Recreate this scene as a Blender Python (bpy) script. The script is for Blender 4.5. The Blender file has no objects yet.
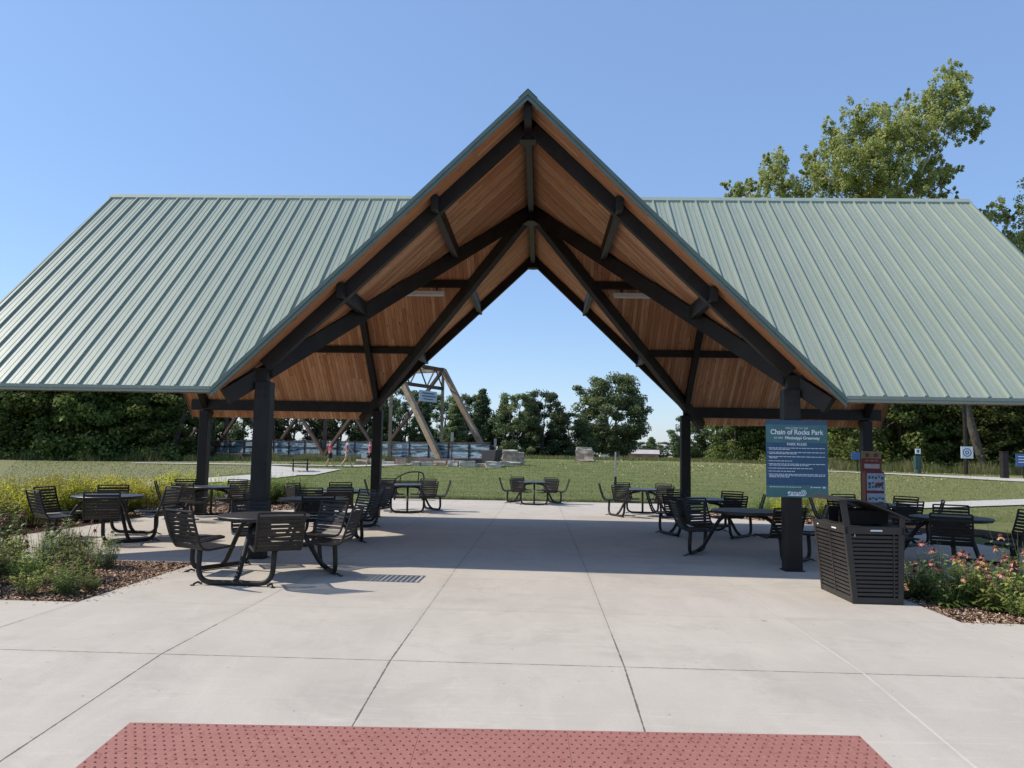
import bpy, math, random
from mathutils import Vector, Matrix, noise
random.seed(7)
R = math.radians
scn = bpy.context.scene
col = scn.collection
H0 = 1.65

# ------------------------------------------------------------------ helpers
def link(o):
    col.objects.link(o)
    return o

def tag(o, label=None, cat=None, group=None, kind=None):
    if label: o['label'] = label
    if cat: o['category'] = cat
    if group: o['group'] = group
    if kind: o['kind'] = kind
    return o

def empty(name, loc, rz=0, label=None, cat=None, group=None):
    o = bpy.data.objects.new(name, None)
    o.empty_display_size = .2
    link(o)
    o.location = loc
    o.rotation_euler = (0, 0, rz)
    return tag(o, label, cat, group)

class MB:
    def __init__(s):
        s.v = []; s.f = []; s.uv = {}; s.mi = []; s.col = []; s.cur = 0
    def add(s, vs, fs, mi=None, uvs=None):
        b = len(s.v)
        s.v.extend([tuple(v) for v in vs])
        for i, f in enumerate(fs):
            if uvs: s.uv[len(s.f)] = uvs[i]
            s.f.append(tuple(b + k for k in f))
            s.mi.append(s.cur if mi is None else mi)
        return s
    def box(s, c, d, rz=0, m=None):
        x, y, z = d[0] / 2, d[1] / 2, d[2] / 2
        vs = [Vector((a * x, b * y, e * z)) for e in (-1, 1) for b in (-1, 1) for a in (-1, 1)]
        M = m if m is not None else Matrix.Translation(c) @ Matrix.Rotation(rz, 4, 'Z')
        vs = [M @ v for v in vs]
        return s.add(vs, [(0, 2, 3, 1), (4, 5, 7, 6), (0, 1, 5, 4), (2, 6, 7, 3), (0, 4, 6, 2), (1, 3, 7, 5)])
    def beam(s, p0, p1, w, h, up=(0, 0, 1), top=False):
        p0 = Vector(p0); p1 = Vector(p1); d = (p1 - p0); L = d.length; d.normalize()
        side = d.cross(Vector(up)).normalized(); u = side.cross(d).normalized()
        if top: p0 = p0 - u * h / 2; p1 = p1 - u * h / 2
        vs = []
        for p in (p0, p1):
            for a, b in ((-1, -1), (1, -1), (1, 1), (-1, 1)):
                vs.append(p + side * a * w / 2 + u * b * h / 2)
        return s.add(vs, [(0, 3, 2, 1), (4, 5, 6, 7), (0, 1, 5, 4), (1, 2, 6, 5), (2, 3, 7, 6), (3, 0, 4, 7)])
    def tube(s, pts, r, n=8, cap=True):
        pts = [Vector(p) for p in pts]; N = len(pts); rs = r if isinstance(r, (list, tuple)) else [r] * N
        b = len(s.v); prev = None
        for i, p in enumerate(pts):
            d = (pts[min(i + 1, N - 1)] - pts[max(i - 1, 0)]).normalized()
            if prev is None:
                a = d.orthogonal().normalized()
            else:
                a = (prev - d * prev.dot(d))
                a = a.normalized() if a.length > 1e-6 else d.orthogonal().normalized()
            prev = a; c = d.cross(a)
            for k in range(n):
                t = 2 * math.pi * k / n
                s.v.append(tuple(p + (a * math.cos(t) + c * math.sin(t)) * rs[i]))
        for i in range(N - 1):
            for k in range(n):
                k2 = (k + 1) % n
                s.f.append((b + i * n + k, b + i * n + k2, b + (i + 1) * n + k2, b + (i + 1) * n + k)); s.mi.append(s.cur)
        if cap:
            s.f.append(tuple(b + k for k in range(n))[::-1]); s.mi.append(s.cur)
            s.f.append(tuple(b + (N - 1) * n + k for k in range(n))); s.mi.append(s.cur)
        return s
    def disc(s, c, r, h, n=32, bev=.006):
        cx, cy, cz = c
        rings = [(r - bev, cz - h / 2), (r, cz - h / 2 + bev), (r, cz + h / 2 - bev), (r - bev, cz + h / 2)]
        vs = [(cx + q * math.cos(2 * math.pi * k / n), cy + q * math.sin(2 * math.pi * k / n), z) for q, z in rings for k in range(n)]
        fs = [(i * n + k, i * n + (k + 1) % n, (i + 1) * n + (k + 1) % n, (i + 1) * n + k) for i in range(3) for k in range(n)]
        fs.append(tuple(range(n))[::-1]); fs.append(tuple(3 * n + k for k in range(n)))
        return s.add(vs, fs)
    def prism(s, poly, z0, z1):
        n = len(poly)
        f0 = z0 if callable(z0) else (lambda x, y: z0)
        f1 = z1 if callable(z1) else (lambda x, y: z1)
        vs = [(x, y, f0(x, y)) for x, y in poly] + [(x, y, f1(x, y)) for x, y in poly]
        fs = [tuple(range(n))[::-1], tuple(range(n, 2 * n))] + [(k, (k + 1) % n, n + (k + 1) % n, n + k) for k in range(n)]
        return s.add(vs, fs)
    def build(s, name, mats, parent=None, smooth=False, loc=None, bevel=0):
        me = bpy.data.meshes.new(name)
        me.from_pydata(s.v, [], s.f)
        if not isinstance(mats, (list, tuple)): mats = [mats]
        for m in mats: me.materials.append(m)
        if len(mats) > 1: me.polygons.foreach_set('material_index', s.mi)
        if s.uv:
            l = me.uv_layers.new(name='UVMap')
            for fi, us in s.uv.items():
                p = me.polygons[fi]
                for k, li in enumerate(p.loop_indices): l.data[li].uv = us[k]
        if s.col:
            a = me.color_attributes.new('tint', 'FLOAT_COLOR', 'POINT')
            a.data.foreach_set('color', [c for v in s.col for c in (v, v, v, 1)])
        if smooth:
            me.polygons.foreach_set('use_smooth', [True] * len(me.polygons))
            try: me.set_sharp_from_angle(angle=R(40))
            except Exception: pass
        me.update()
        o = bpy.data.objects.new(name, me)
        link(o)
        if loc: o.location = loc
        if parent: o.parent = parent
        if bevel:
            b = o.modifiers.new('bevel', 'BEVEL'); b.width = bevel; b.segments = 2; b.limit_method = 'ANGLE'
        return o

def kids(o):
    return KIDS.get(o.name, [])
KIDS = {}
def reg(root):
    """remember children of a prototype (and grandchildren)"""
    for o in list(col.objects):
        if o.parent == root:
            KIDS.setdefault(root.name, []).append(o)
    for c in KIDS.get(root.name, []):
        for o in list(col.objects):
            if o.parent == c: KIDS.setdefault(c.name, []).append(o)

def copy_tree(src, loc=None, rz=None, scale=None, label=None, group=None, skip=(), turn=()):
    r = src.copy(); link(r)
    if loc is not None: r.location = loc
    if rz is not None: r.rotation_euler = (0, 0, rz)
    if scale is not None: r.scale = scale if isinstance(scale, (tuple, list)) else (scale,) * 3
    if label: r['label'] = label
    if group: r['group'] = group
    for c in kids(src):
        if c.name in skip: continue
        k = c.copy(); link(k); k.parent = r
        if c.name in turn: k.rotation_euler = (0, 0, R(-43))
        for g in kids(c):
            q = g.copy(); link(q); q.parent = k
    return r

# ------------------------------------------------------------------ materials
class NT:
    def __init__(s, name, rough=.6, metal=0, spec=.5):
        s.m = bpy.data.materials.new(name); s.m.use_nodes = True
        s.t = s.m.node_tree; s.n = s.t.nodes; s.b = s.n['Principled BSDF']
        s.b.inputs['Roughness'].default_value = rough; s.b.inputs['Metallic'].default_value = metal
        s.b.inputs['Specular IOR Level'].default_value = spec
    def node(s, ty, **kw):
        n = s.n.new(ty)
        for k, v in kw.items():
            if k.startswith('i_'):
                key = k[2:].replace('_', ' ')
                key = int(key) if key.isdigit() else key
                n.inputs[key].default_value = v
            else: setattr(n, k, v)
        return n
    def l(s, a, b): s.t.links.new(a, b)
    def val(s, inp, v):
        if isinstance(v, (int, float)): inp.default_value = v
        elif isinstance(v, (tuple, list)): inp.default_value = v
        else: s.l(v, inp)
    def math(s, op, a, b=None, c=None):
        n = s.node('ShaderNodeMath', operation=op)
        s.val(n.inputs[0], a)
        if b is not None: s.val(n.inputs[1], b)
        if c is not None: s.val(n.inputs[2], c)
        return n.outputs[0]
    def noise(s, vec, scale, detail=4, rough=.55, dist=0):
        n = s.node('ShaderNodeTexNoise'); n.inputs['Scale'].default_value = scale
        n.inputs['Detail'].default_value = detail; n.inputs['Roughness'].default_value = rough
        n.inputs['Distortion'].default_value = dist
        if vec is not None: s.l(vec, n.inputs['Vector'])
        return n.outputs['Fac']
    def ramp(s, fac, stops):
        n = s.node('ShaderNodeValToRGB'); e = n.color_ramp.elements
        while len(e) < len(stops): e.new(.5)
        for k, (p, c) in enumerate(stops):
            e[k].position = p; e[k].color = (*c, 1) if len(c) == 3 else c
        s.l(fac, n.inputs[0]); return n.outputs[0]
    def mix(s, fac, a, b, mode='MIX'):
        n = s.node('ShaderNodeMix', data_type='RGBA', blend_type=mode)
        s.val(n.inputs[0], fac)
        for i, v in ((6, a), (7, b)):
            if isinstance(v, tuple) and len(v) == 3: v = (*v, 1)
            s.val(n.inputs[i], v)
        return n.outputs[2]
    def mapping(s, vec, scale=(1, 1, 1), loc=(0, 0, 0), rot=(0, 0, 0)):
        n = s.node('ShaderNodeMapping'); n.inputs['Scale'].default_value = scale
        n.inputs['Location'].default_value = loc; n.inputs['Rotation'].default_value = rot
        s.l(vec, n.inputs['Vector']); return n.outputs[0]
    def obj(s): return s.node('ShaderNodeTexCoord').outputs['Object']
    def bump(s, h, strength=.3, dist=.02):
        n = s.node('ShaderNodeBump'); n.inputs['Strength'].default_value = strength; n.inputs['Distance'].default_value = dist
        s.l(h, n.inputs['Height']); s.l(n.outputs[0], s.b.inputs['Normal'])
    def base(s, c):
        if isinstance(c, tuple): s.b.inputs['Base Color'].default_value = (*c, 1)
        else: s.l(c, s.b.inputs['Base Color'])
    def sep(s, vec):
        n = s.node('ShaderNodeSeparateXYZ'); s.l(vec, n.inputs[0]); return n.outputs

def simple(name, c, rough=.5, metal=0, var=.15, scale=8, bump=0, spec=.5):
    t = NT(name, rough, metal, spec)
    v = t.noise(t.obj(), scale, 5)
    lo = tuple(max(0, x * (1 - var)) for x in c); hi = tuple(min(1, x * (1 + var)) for x in c)
    t.base(t.ramp(v, [(.3, lo), (.7, hi)]))
    if bump: t.bump(t.noise(t.obj(), scale * 6, 4), bump, .01)
    return t.m

M = {}
M['black_steel'] = simple('black_steel', (.022, .018, .015), .5, 0, .3, 3, .10, .28)
M['table_black'] = simple('table_black', (.021, .0175, .015), .5, 0, .35, 10, .12, .3)
M['table_top'] = simple('table_top', (.028, .027, .027), .42, 0, .35, 14, .2)
M['bin_brown'] = simple('bin_brown', (.032, .027, .023), .5, 0, .2, 6, .08)
M['dark'] = simple('dark_inside', (.006, .006, .006), .8, 0, .2)
M['white'] = simple('white_paint', (.72, .72, .70), .4, 0, .06)
M['grey_steel'] = simple('grey_steel', (.35, .36, .37), .35, .6, .12)
M['stone'] = simple('limestone', (.40, .30, .23), .9, 0, .45, 2.2, .6)
M['stone_cap'] = simple('stone_cap', (.48, .43, .36), .9, 0, .2, 3, .4)
M['skin'] = simple('skin', (.50, .30, .22), .5, 0, .08)
M['red'] = simple('red_paint', (.20, .018, .020), .4, 0, .15)
M['navy'] = simple('navy_panel', (.030, .090, .165), .35, 0, .12)
M['teal'] = simple('teal_panel', (.065, .165, .165), .35, 0, .15, 5)
M['lamp'] = simple('lamp_white', (.75, .75, .72), .35, 0, .04)
M['blue_sign'] = simple('blue_sign', (.05, .12, .30), .4, 0, .1)
M['sign_white'] = simple('sign_white', (.80, .82, .84), .4, 0, .03)
M['green_box'] = simple('green_box', (.03, .07, .06), .5, 0, .1)
M['barn'] = simple('barn_siding', (.33, .19, .15), .8, 0, .2, .6)
M['barn_roof'] = simple('barn_roof', (.45, .40, .37), .6, 0, .1, .6)
M['cone'] = simple('flower_cone', (.10, .035, .015), .8, 0, .5, 60)
M['petal'] = simple('petal', (.42, .15, .12), .6, 0, .6, 25)
M['petal_dry'] = simple('petal_dry', (.48, .24, .12), .7, 0, .4, 25)
M['dry_leaf'] = simple('dry_leaf', (.20, .08, .04), .8, 0, .5, 9)

def metal_roof():
    t = NT('green_metal_roof', .42, .0, .5)
    o = t.obj()
    a = t.noise(o, .7, 4); b = t.noise(t.mapping(o, (7, .5, .5)), 2.2, 6, .65)
    X, Y, Z = t.sep(o)[:3]
    wn = t.node('ShaderNodeTexWhiteNoise', noise_dimensions='1D'); t.l(t.math('FLOOR', t.math('DIVIDE', X, .2905)), wn.inputs['W'])
    c = t.mix(a, (.265, .305, .235), (.310, .350, .275))
    c = t.mix(t.math('MULTIPLY', wn.outputs['Value'], .30), c, (.24, .285, .235))
    c = t.mix(t.ramp(b, [(.48, (0, 0, 0)), (.72, (.45, .45, .45))]), c, (.36, .40, .345))
    d = t.noise(t.mapping(o, (3, 1.2, 1.2), loc=(4, 4, 4)), 1.5, 7, .7)
    c = t.mix(t.ramp(d, [(.60, (0, 0, 0)), (.75, (.25, .25, .25))]), c, (.16, .18, .15))
    t.base(c); t.l(t.math('ADD', .34, t.math('MULTIPLY', a, .25)), t.b.inputs['Roughness'])
    t.bump(t.noise(t.mapping(o, (2.2, .6, .6)), 2, 3), .12, .03)
    return t.m
M['roof'] = metal_roof()
M['trim'] = simple('green_trim', (.135, .180, .145), .35, 0, .12, 4)

def wood():
    t = NT('pine_boards', .62, 0, .3)
    uv = t.node('ShaderNodeTexCoord').outputs['UV']
    X, Y, Z = t.sep(uv)[:3]
    W = .088
    u = t.math('DIVIDE', X, W)
    idx = t.math('FLOOR', u); fr = t.math('FRACT', u)
    # end joints: staggered lengths
    wn0 = t.node('ShaderNodeTexWhiteNoise', noise_dimensions='1D'); t.l(idx, wn0.inputs['W'])
    vv = t.math('ADD', t.math('DIVIDE', Y, 2.6), t.math('MULTIPLY', wn0.outputs['Value'], 7))
    seg = t.math('FLOOR', vv)
    cmb = t.node('ShaderNodeCombineXYZ'); t.l(idx, cmb.inputs[0]); t.l(seg, cmb.inputs[1])
    wn = t.node('ShaderNodeTexWhiteNoise', noise_dimensions='2D'); t.l(cmb.outputs[0], wn.inputs['Vector'])
    rnd = wn.outputs['Value']
    off = t.node('ShaderNodeCombineXYZ'); t.l(t.math('MULTIPLY', rnd, 31), off.inputs[2]); t.l(X, off.inputs[0]); t.l(Y, off.inputs[1])
    grain = t.noise(t.mapping(off.outputs[0], (30, 1.6, 1)), 1.6, 6, .6, .6)
    fine = t.noise(t.mapping(off.outputs[0], (160, 5, 1)), 1, 3)
    c = t.ramp(rnd, [(0, (.44, .175, .08)), (.35, (.61, .265, .125)), (.7, (.71, .345, .175)), (1, (.82, .46, .27))])
    c = t.mix(t.ramp(grain, [(.42, (0, 0, 0)), (.7, (.7, .7, .7))]), c, (.26, .085, .03))
    c = t.mix(t.math('MULTIPLY', fine, .22), c, (.78, .50, .27))
    vo = t.node('ShaderNodeTexVoronoi', i_Scale=1); t.l(t.mapping(off.outputs[0], (9, 2.4, 1)), vo.inputs['Vector'])
    knot = t.ramp(vo.outputs['Distance'], [(.05, (1, 1, 1)), (.14, (0, 0, 0))])
    c = t.mix(knot, c, (.10, .035, .018))
    g = t.math('LESS_THAN', fr, .07)
    c = t.mix(t.math('MULTIPLY', g, .8), c, (.05, .02, .01))
    t.base(c)
    h = t.math('SUBTRACT', t.math('MULTIPLY', grain, .2), g)
    t.bump(h, .5, .006)
    return t.m
M['wood'] = wood()

SX = 1.8255; SX0 = -1.1444; SY0 = 6.1447; SY = 1.955
def concrete(name, base=(.50, .445, .375), joints=True, tone=1.0):
    t = NT(name, .85, 0, .25)
    o = t.obj()
    X, Y, Z = t.sep(o)[:3]
    u = t.math('DIVIDE', t.math('SUBTRACT', X, SX0), SX); v = t.math('DIVIDE', t.math('SUBTRACT', Y, SY0), SY)
    cmb = t.node('ShaderNodeCombineXYZ'); t.l(t.math('FLOOR', u), cmb.inputs[0]); t.l(t.math('FLOOR', v), cmb.inputs[1])
    wn = t.node('ShaderNodeTexWhiteNoise', noise_dimensions='2D'); t.l(cmb.outputs[0], wn.inputs['Vector'])
    c = t.mix(wn.outputs['Value'], tuple(x * .96 for x in base), (base[0] * 1.03, base[1] * 1.03, base[2] * 1.03))
    big = t.noise(o, .55, 5, .6, .8)
    c = t.mix(t.ramp(big, [(.35, (0, 0, 0)), (.70, (.55, .55, .55))]), c, tuple(x * .76 for x in base))
    cloud = t.noise(t.mapping(o, (1, .35, 1), rot=(0, 0, .5)), 2.3, 6, .65, 1.2)
    c = t.mix(t.ramp(cloud, [(.45, (0, 0, 0)), (.8, (.42, .42, .42))]), c, (base[0] * 1.22, base[1] * 1.22, base[2] * 1.24))
    stain = t.noise(t.mapping(o, (.8, 1.7, 1), loc=(3, 5, 0)), 1.1, 7, .7, 1.6)
    c = t.mix(t.ramp(stain, [(.60, (0, 0, 0)), (.74, (.30, .30, .30))]), c, (base[0] * .55, base[1] * .52, base[2] * .48))
    sp = t.noise(o, 95, 3, .7)
    c = t.mix(t.ramp(sp, [(.35, (.24, .24, .24)), (.65, (0, 0, 0))]), c, tuple(x * .6 for x in base))
    dots = t.node('ShaderNodeTexVoronoi', i_Scale=4.3); t.l(o, dots.inputs['Vector'])
    c = t.mix(t.ramp(dots.outputs['Distance'], [(.03, (.45, .45, .45)), (.055, (0, 0, 0))]), c, (.10, .09, .08))
    gum = t.node('ShaderNodeTexVoronoi', i_Scale=.9); t.l(t.mapping(o, (1, 1, 1), loc=(7, 3, 0)), gum.inputs['Vector'])
    c = t.mix(t.ramp(gum.outputs['Distance'], [(.02, (.55, .55, .55)), (.035, (0, 0, 0))]), c, (.16, .14, .12))
    sc = t.noise(t.mapping(o, (.35, 5, 1), rot=(0, 0, .25)), 2.0, 7, .75, 2)
    c = t.mix(t.ramp(sc, [(.56, (0, 0, 0)), (.66, (.26, .26, .26)), (.70, (0, 0, 0))]), c, tuple(x * 1.3 for x in base))
    bl = t.noise(t.mapping(o, loc=(9, 2, 0)), .9, 8, .75, .5)
    c = t.mix(t.ramp(bl, [(.52, (0, 0, 0)), (.63, (.34, .34, .34))]), c, tuple(x * .66 for x in base))
    h = t.noise(t.mapping(o, (14, 160, 1)), 1, 2)
    if joints:
        wob = t.math('MULTIPLY', t.math('SUBTRACT', t.noise(o, 5, 4), .5), .012)
        wob2 = t.math('MULTIPLY', t.math('SUBTRACT', t.noise(o, 22, 3), .5), .012)
        wob = t.math('ADD', wob, wob2)
        du = t.math('MULTIPLY', t.math('ABSOLUTE', t.math('SUBTRACT', t.math('FRACT', t.math('ADD', u, .5)), .5)), SX)
        dv = t.math('MULTIPLY', t.math('ABSOLUTE', t.math('SUBTRACT', t.math('FRACT', t.math('ADD', v, .5)), .5)), SY)
        lu = t.math('LESS_THAN', t.math('ADD', du, wob), .0065)
        lv = t.math('LESS_THAN', t.math('ADD', dv, wob), .0055)
        near = t.math('LESS_THAN', Y, 7.2)
        lv = t.math('MULTIPLY', lv, t.math('ADD', t.math('MULTIPLY', near, .65), .32))
        j = t.math('MAXIMUM', lu, lv)
        edge = t.math('LESS_THAN', t.math('MINIMUM', du, t.math('ADD', dv, .012)), .05)
        c = t.mix(t.math('MULTIPLY', edge, t.math('MULTIPLY', t.noise(o, 9, 4), .18)), c, tuple(x * .7 for x in base))
        jc = t.mix(t.math('MULTIPLY', t.math('GREATER_THAN', X, 1.6), lu), (.06, .052, .045), (.56, .52, .46))
        c = t.mix(t.math('MULTIPLY', j, t.math('ADD', .42, t.math('MULTIPLY', near, .38))), c, jc)
        h = t.math('SUBTRACT', t.math('MULTIPLY', h, .3), j)
    t.base(c); t.bump(h, .25, .006)
    return t.m
M['concrete'] = concrete('slab_concrete')
M['path'] = concrete('path_concrete', (.50, .47, .42), False)
M['asphalt'] = simple('asphalt', (.05, .05, .052), .9, 0, .3, 20, .5)

def tactile():
    t = NT('tactile_brick_red', .75, 0, .3)
    o = t.obj()
    a = t.noise(o, 3, 6, .65); b = t.noise(o, 60, 4)
    c = t.mix(a, (.265, .108, .085), (.36, .155, .125))
    c = t.mix(t.ramp(b, [(.55, (0, 0, 0)), (.75, (.5, .5, .5))]), c, (.48, .27, .24))
    s = t.noise(o, 7, 5, .7, 2)
    c = t.mix(t.ramp(s, [(.57, (0, 0, 0)), (.66, (.8, .8, .8))]), c, (.22, .065, .05))
    t.base(c); t.bump(b, .2, .004)
    return t.m
M['tactile'] = tactile()
M['dome'] = simple('tactile_dome', (.20, .055, .05), .7, 0, .25, 12)

def lawn():
    t = NT('lawn_grass', .95, 0, .15)
    o = t.obj(); X, Y, Z = t.sep(o)[:3]
    big = t.noise(o, .10, 5, .6); mid = t.noise(o, .9, 5, .65); fine = t.noise(t.mapping(o, (10, 10, 10)), 1, 6, .75)
    c = t.mix(t.ramp(big, [(.3, (0, 0, 0)), (.7, (1, 1, 1))]), (.105, .145, .040), (.165, .195, .062))
    c = t.mix(t.ramp(mid, [(.40, (0, 0, 0)), (.70, (.75, .75, .75))]), c, (.26, .25, .10))
    # mowing stripes on the left side lawn
    dirx = t.math('ADD', t.math('MULTIPLY', X, .25), t.math('MULTIPLY', Y, .97))
    st = t.math('GREATER_THAN', t.math('SINE', t.math('MULTIPLY', dirx, 1.9)), 0)
    c = t.mix(t.math('MULTIPLY', st, .30), c, (.27, .26, .12))
    lf = t.math('LESS_THAN', t.math('ADD', X, t.math('MULTIPLY', t.noise(o, .2, 3), 4)), -16)
    c = t.mix(t.math('MULTIPLY', lf, .6), c, (.38, .335, .19))
    rt = t.ramp(t.math('MULTIPLY', t.math('SUBTRACT', X, 6), .08), [(0, (0, 0, 0)), (1, (.5, .5, .5))])
    c = t.mix(rt, c, (.31, .28, .12))
    c = t.mix(t.ramp(fine, [(.36, (.65, .65, .65)), (.6, (0, 0, 0))]), c, (.07, .095, .025))
    t.base(c)
    t.bump(t.math('ADD', fine, mid), .9, .12)
    return t.m
M['lawn'] = lawn()

def mulch():
    t = NT('mulch_soil', .95, 0, .1)
    o = t.obj()
    v = t.node('ShaderNodeTexVoronoi', i_Scale=38); t.l(o, v.inputs['Vector'])
    n = t.noise(o, 12, 6, .7)
    c = t.ramp(n, [(.3, (.035, .022, .014)), (.55, (.11, .065, .04)), (.75, (.20, .13, .085))])
    c = t.mix(.45, c, v.outputs['Color'], 'MULTIPLY')
    t.base(c); t.bump(t.math('ADD', v.outputs['Distance'], n), 1, .04)
    return t.m
M['mulch'] = mulch()

def chips():
    t = NT('bark_chip', .9, 0, .1)
    a = t.node('ShaderNodeAttribute', attribute_name='tint')
    t.base(t.ramp(a.outputs['Fac'], [(0, (.09, .055, .038)), (.4, (.26, .16, .105)), (.8, (.46, .31, .21)), (1, (.62, .48, .35))]))
    return t.m
M['chip'] = chips()

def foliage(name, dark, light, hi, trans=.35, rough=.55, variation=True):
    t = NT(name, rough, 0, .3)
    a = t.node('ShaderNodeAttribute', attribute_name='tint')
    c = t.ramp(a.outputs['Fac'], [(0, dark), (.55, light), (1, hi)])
    if variation:
        oi = t.node('ShaderNodeObjectInfo')
        hs = t.node('ShaderNodeHueSaturation')
        t.l(c, hs.inputs['Color'])
        t.l(t.math('ADD', .475, t.math('MULTIPLY', t.math('FRACT', t.math('MULTIPLY', oi.outputs['Random'], 7.3)), .045)), hs.inputs['Hue'])
        t.l(t.math('ADD', .65, t.math('MULTIPLY', oi.outputs['Random'], .85)), hs.inputs['Value'])
        c = hs.outputs[0]
    t.base(c)
    tr = t.node('ShaderNodeBsdfTranslucent'); t.l(c, tr.inputs['Color'])
    mx = t.node('ShaderNodeMixShader', i_0=trans)
    out = t.n['Material Output']
    t.l(t.b.outputs[0], mx.inputs[1]); t.l(tr.outputs[0], mx.inputs[2]); t.l(mx.outputs[0], out.inputs['Surface'])
    return t.m
M['leaf'] = foliage('tree_leaf', (.040, .062, .018), (.13, .175, .042), (.30, .33, .09), .45)
M['leaf_far_hazed'] = foliage('far_leaf_hazed', (.055, .082, .042), (.11, .15, .062), (.20, .235, .09), .4)  # distance haze painted into the leaf colours as a bluish lift
M['leaf_cw'] = foliage('cottonwood_leaf', (.17, .21, .055), (.37, .41, .12), (.58, .59, .27), .5, .4, False)
M['leaf_yel'] = foliage('yellow_green_leaf', (.17, .20, .025), (.42, .43, .04), (.75, .68, .07), .5)
M['leaf_bed'] = foliage('perennial_leaf', (.06, .10, .022), (.21, .28, .065), (.50, .50, .16), .45)
M['stem'] = simple('stem_green', (.09, .11, .04), .7, 0, .4, 20)
M['weed'] = foliage('dry_weed', (.07, .09, .03), (.15, .17, .06), (.28, .23, .12), .3, .8, False)
M['blade'] = foliage('grass_blade', (.07, .10, .026), (.15, .19, .055), (.28, .27, .11), .3, .8, False)
M['bark'] = simple('tree_bark', (.085, .070, .052), .9, 0, .45, 3, .6)
M['bark_pale'] = simple('pale_bark', (.32, .28, .22), .9, 0, .3, 3, .5)

def bridge_paint():
    t = NT('old_bridge_paint', .7, .1, .3)
    o = t.obj(); n = t.noise(o, .6, 6, .7); n2 = t.noise(o, 3, 5, .7)
    c = t.ramp(n, [(.35, (.36, .29, .20)), (.6, (.24, .17, .11)), (.75, (.12, .065, .04))])
    c = t.mix(t.ramp(n2, [(.5, (0, 0, 0)), (.7, (.7, .7, .7))]), c, (.15, .07, .04))
    t.base(c); return t.m
M['bridge'] = bridge_paint()
M['bridge_dark'] = simple('rusty_steel', (.085, .048, .035), .8, 0, .45, 1.2)
def railp():
    t = NT('bridge_rail_panel', .5, 0, .4)
    o = t.obj()
    n = t.noise(t.mapping(o, (.5, .5, 4.0)), 1.3, 5, .6, .6)
    c = t.ramp(n, [(.34, (.03, .045, .05)), (.46, (.08, .16, .22)), (.53, (.36, .44, .48)), (.60, (.14, .24, .32)), (.66, (.42, .48, .50)), (.75, (.05, .08, .09))])
    t.base(c); return t.m
M['rail_panel'] = railp()

# ------------------------------------------------------------------ terrain
def sm(a, b, x):
    t = min(1, max(0, (x - a) / (b - a))); return t * t * (3 - 2 * t)
def slabz(y):
    return 0 if y < 10.9 else -.011 * (min(y, 30) - 10.9)
def terr(x, y):
    b = -.25 + 1.15 * sm(26, 80, y)
    k = .35 + .65 * sm(-40, -14, x)
    k *= 1 - .35 * sm(10, 40, x)
    if b > 0: b *= k
    if y < 26:
        n = -.06 + slabz(y) if y > 4.2 else -.40
        if y < 7: n = -.45
        b = n * (1 - sm(20, 26, y)) + b * sm(20, 26, y)
    # river bank falling away behind the treeline on the left
    b -= 3.0 * sm(64, 78, y) * (1 - sm(-22, -8, x)) * (1 - sm(110, 140, y))
    b -= 1.5 * sm(112, 165, y)
    return b

def grid_vals(a, b, fine0, fine1, sf, sc):
    v = []; x = a
    while x < b:
        v.append(x)
        x += sf if fine0 <= x < fine1 else sc
    v.append(b); return v
xs = [-900, -400, -200, -120] + [(-80 + 1.5 * i) for i in range(107)] + [120, 200, 400, 900]
ys = [-60, -20, -5, 2, 4.1, 4.25, 6.9, 7.5, 10.9, 13, 15, 17, 19] + [20 + 1.0 * i for i in range(80)] + [102, 106, 110, 120, 130, 140, 180, 300, 600, 1500]
g = MB()
g.add([(x, y, terr(x, y)) for y in ys for x in xs],
      [(j * len(xs) + i, j * len(xs) + i + 1, (j + 1) * len(xs) + i + 1, (j + 1) * len(xs) + i) for j in range(len(ys) - 1) for i in range(len(xs) - 1)])
tag(g.build('lawn', M['lawn'], smooth=True), kind='structure')

# road in front of the kerb ramp (behind / under the camera)
road = MB().prism([(-60, -40), (60, -40), (60, 4.2), (-60, 4.2)], -.35, -.135)
tag(road.build('road', M['asphalt']), kind='structure')

KR = .065
slab = MB()
def topz(x, y): return (y - SY0) * KR if y < SY0 else slabz(y)
def slabpoly(poly): slab.prism(poly, lambda x, y: topz(x, y) - .22, topz)
YL, YR = 8.02, 8.12
slabpoly([(-40, 4.2), (40, 4.2), (40, SY0), (-40, SY0)])
slabpoly([(-40, SY0), (40, SY0), (40, YL), (-40, YL)])
slab.prism([(4.3, YL), (40, YL), (40, YR), (4.3, YR)], -.2, 0)
slabpoly([(-4.8, YL), (4.3, YL), (4.3, 10.9), (-4.8, 10.9)])
slabpoly([(-9.4, 10.9), (8.9, 10.9), (8.9, 18.4), (-9.4, 18.4)])
slabpoly([(-9.4, 18.4), (8.9, 18.4), (6.4, 20.9), (4.8, 22.8), (5.0, 28.9), (-5.6, 28.9), (-6.4, 22.6)])
tag(slab.build('plaza_slab', M['concrete']), kind='structure')

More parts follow.
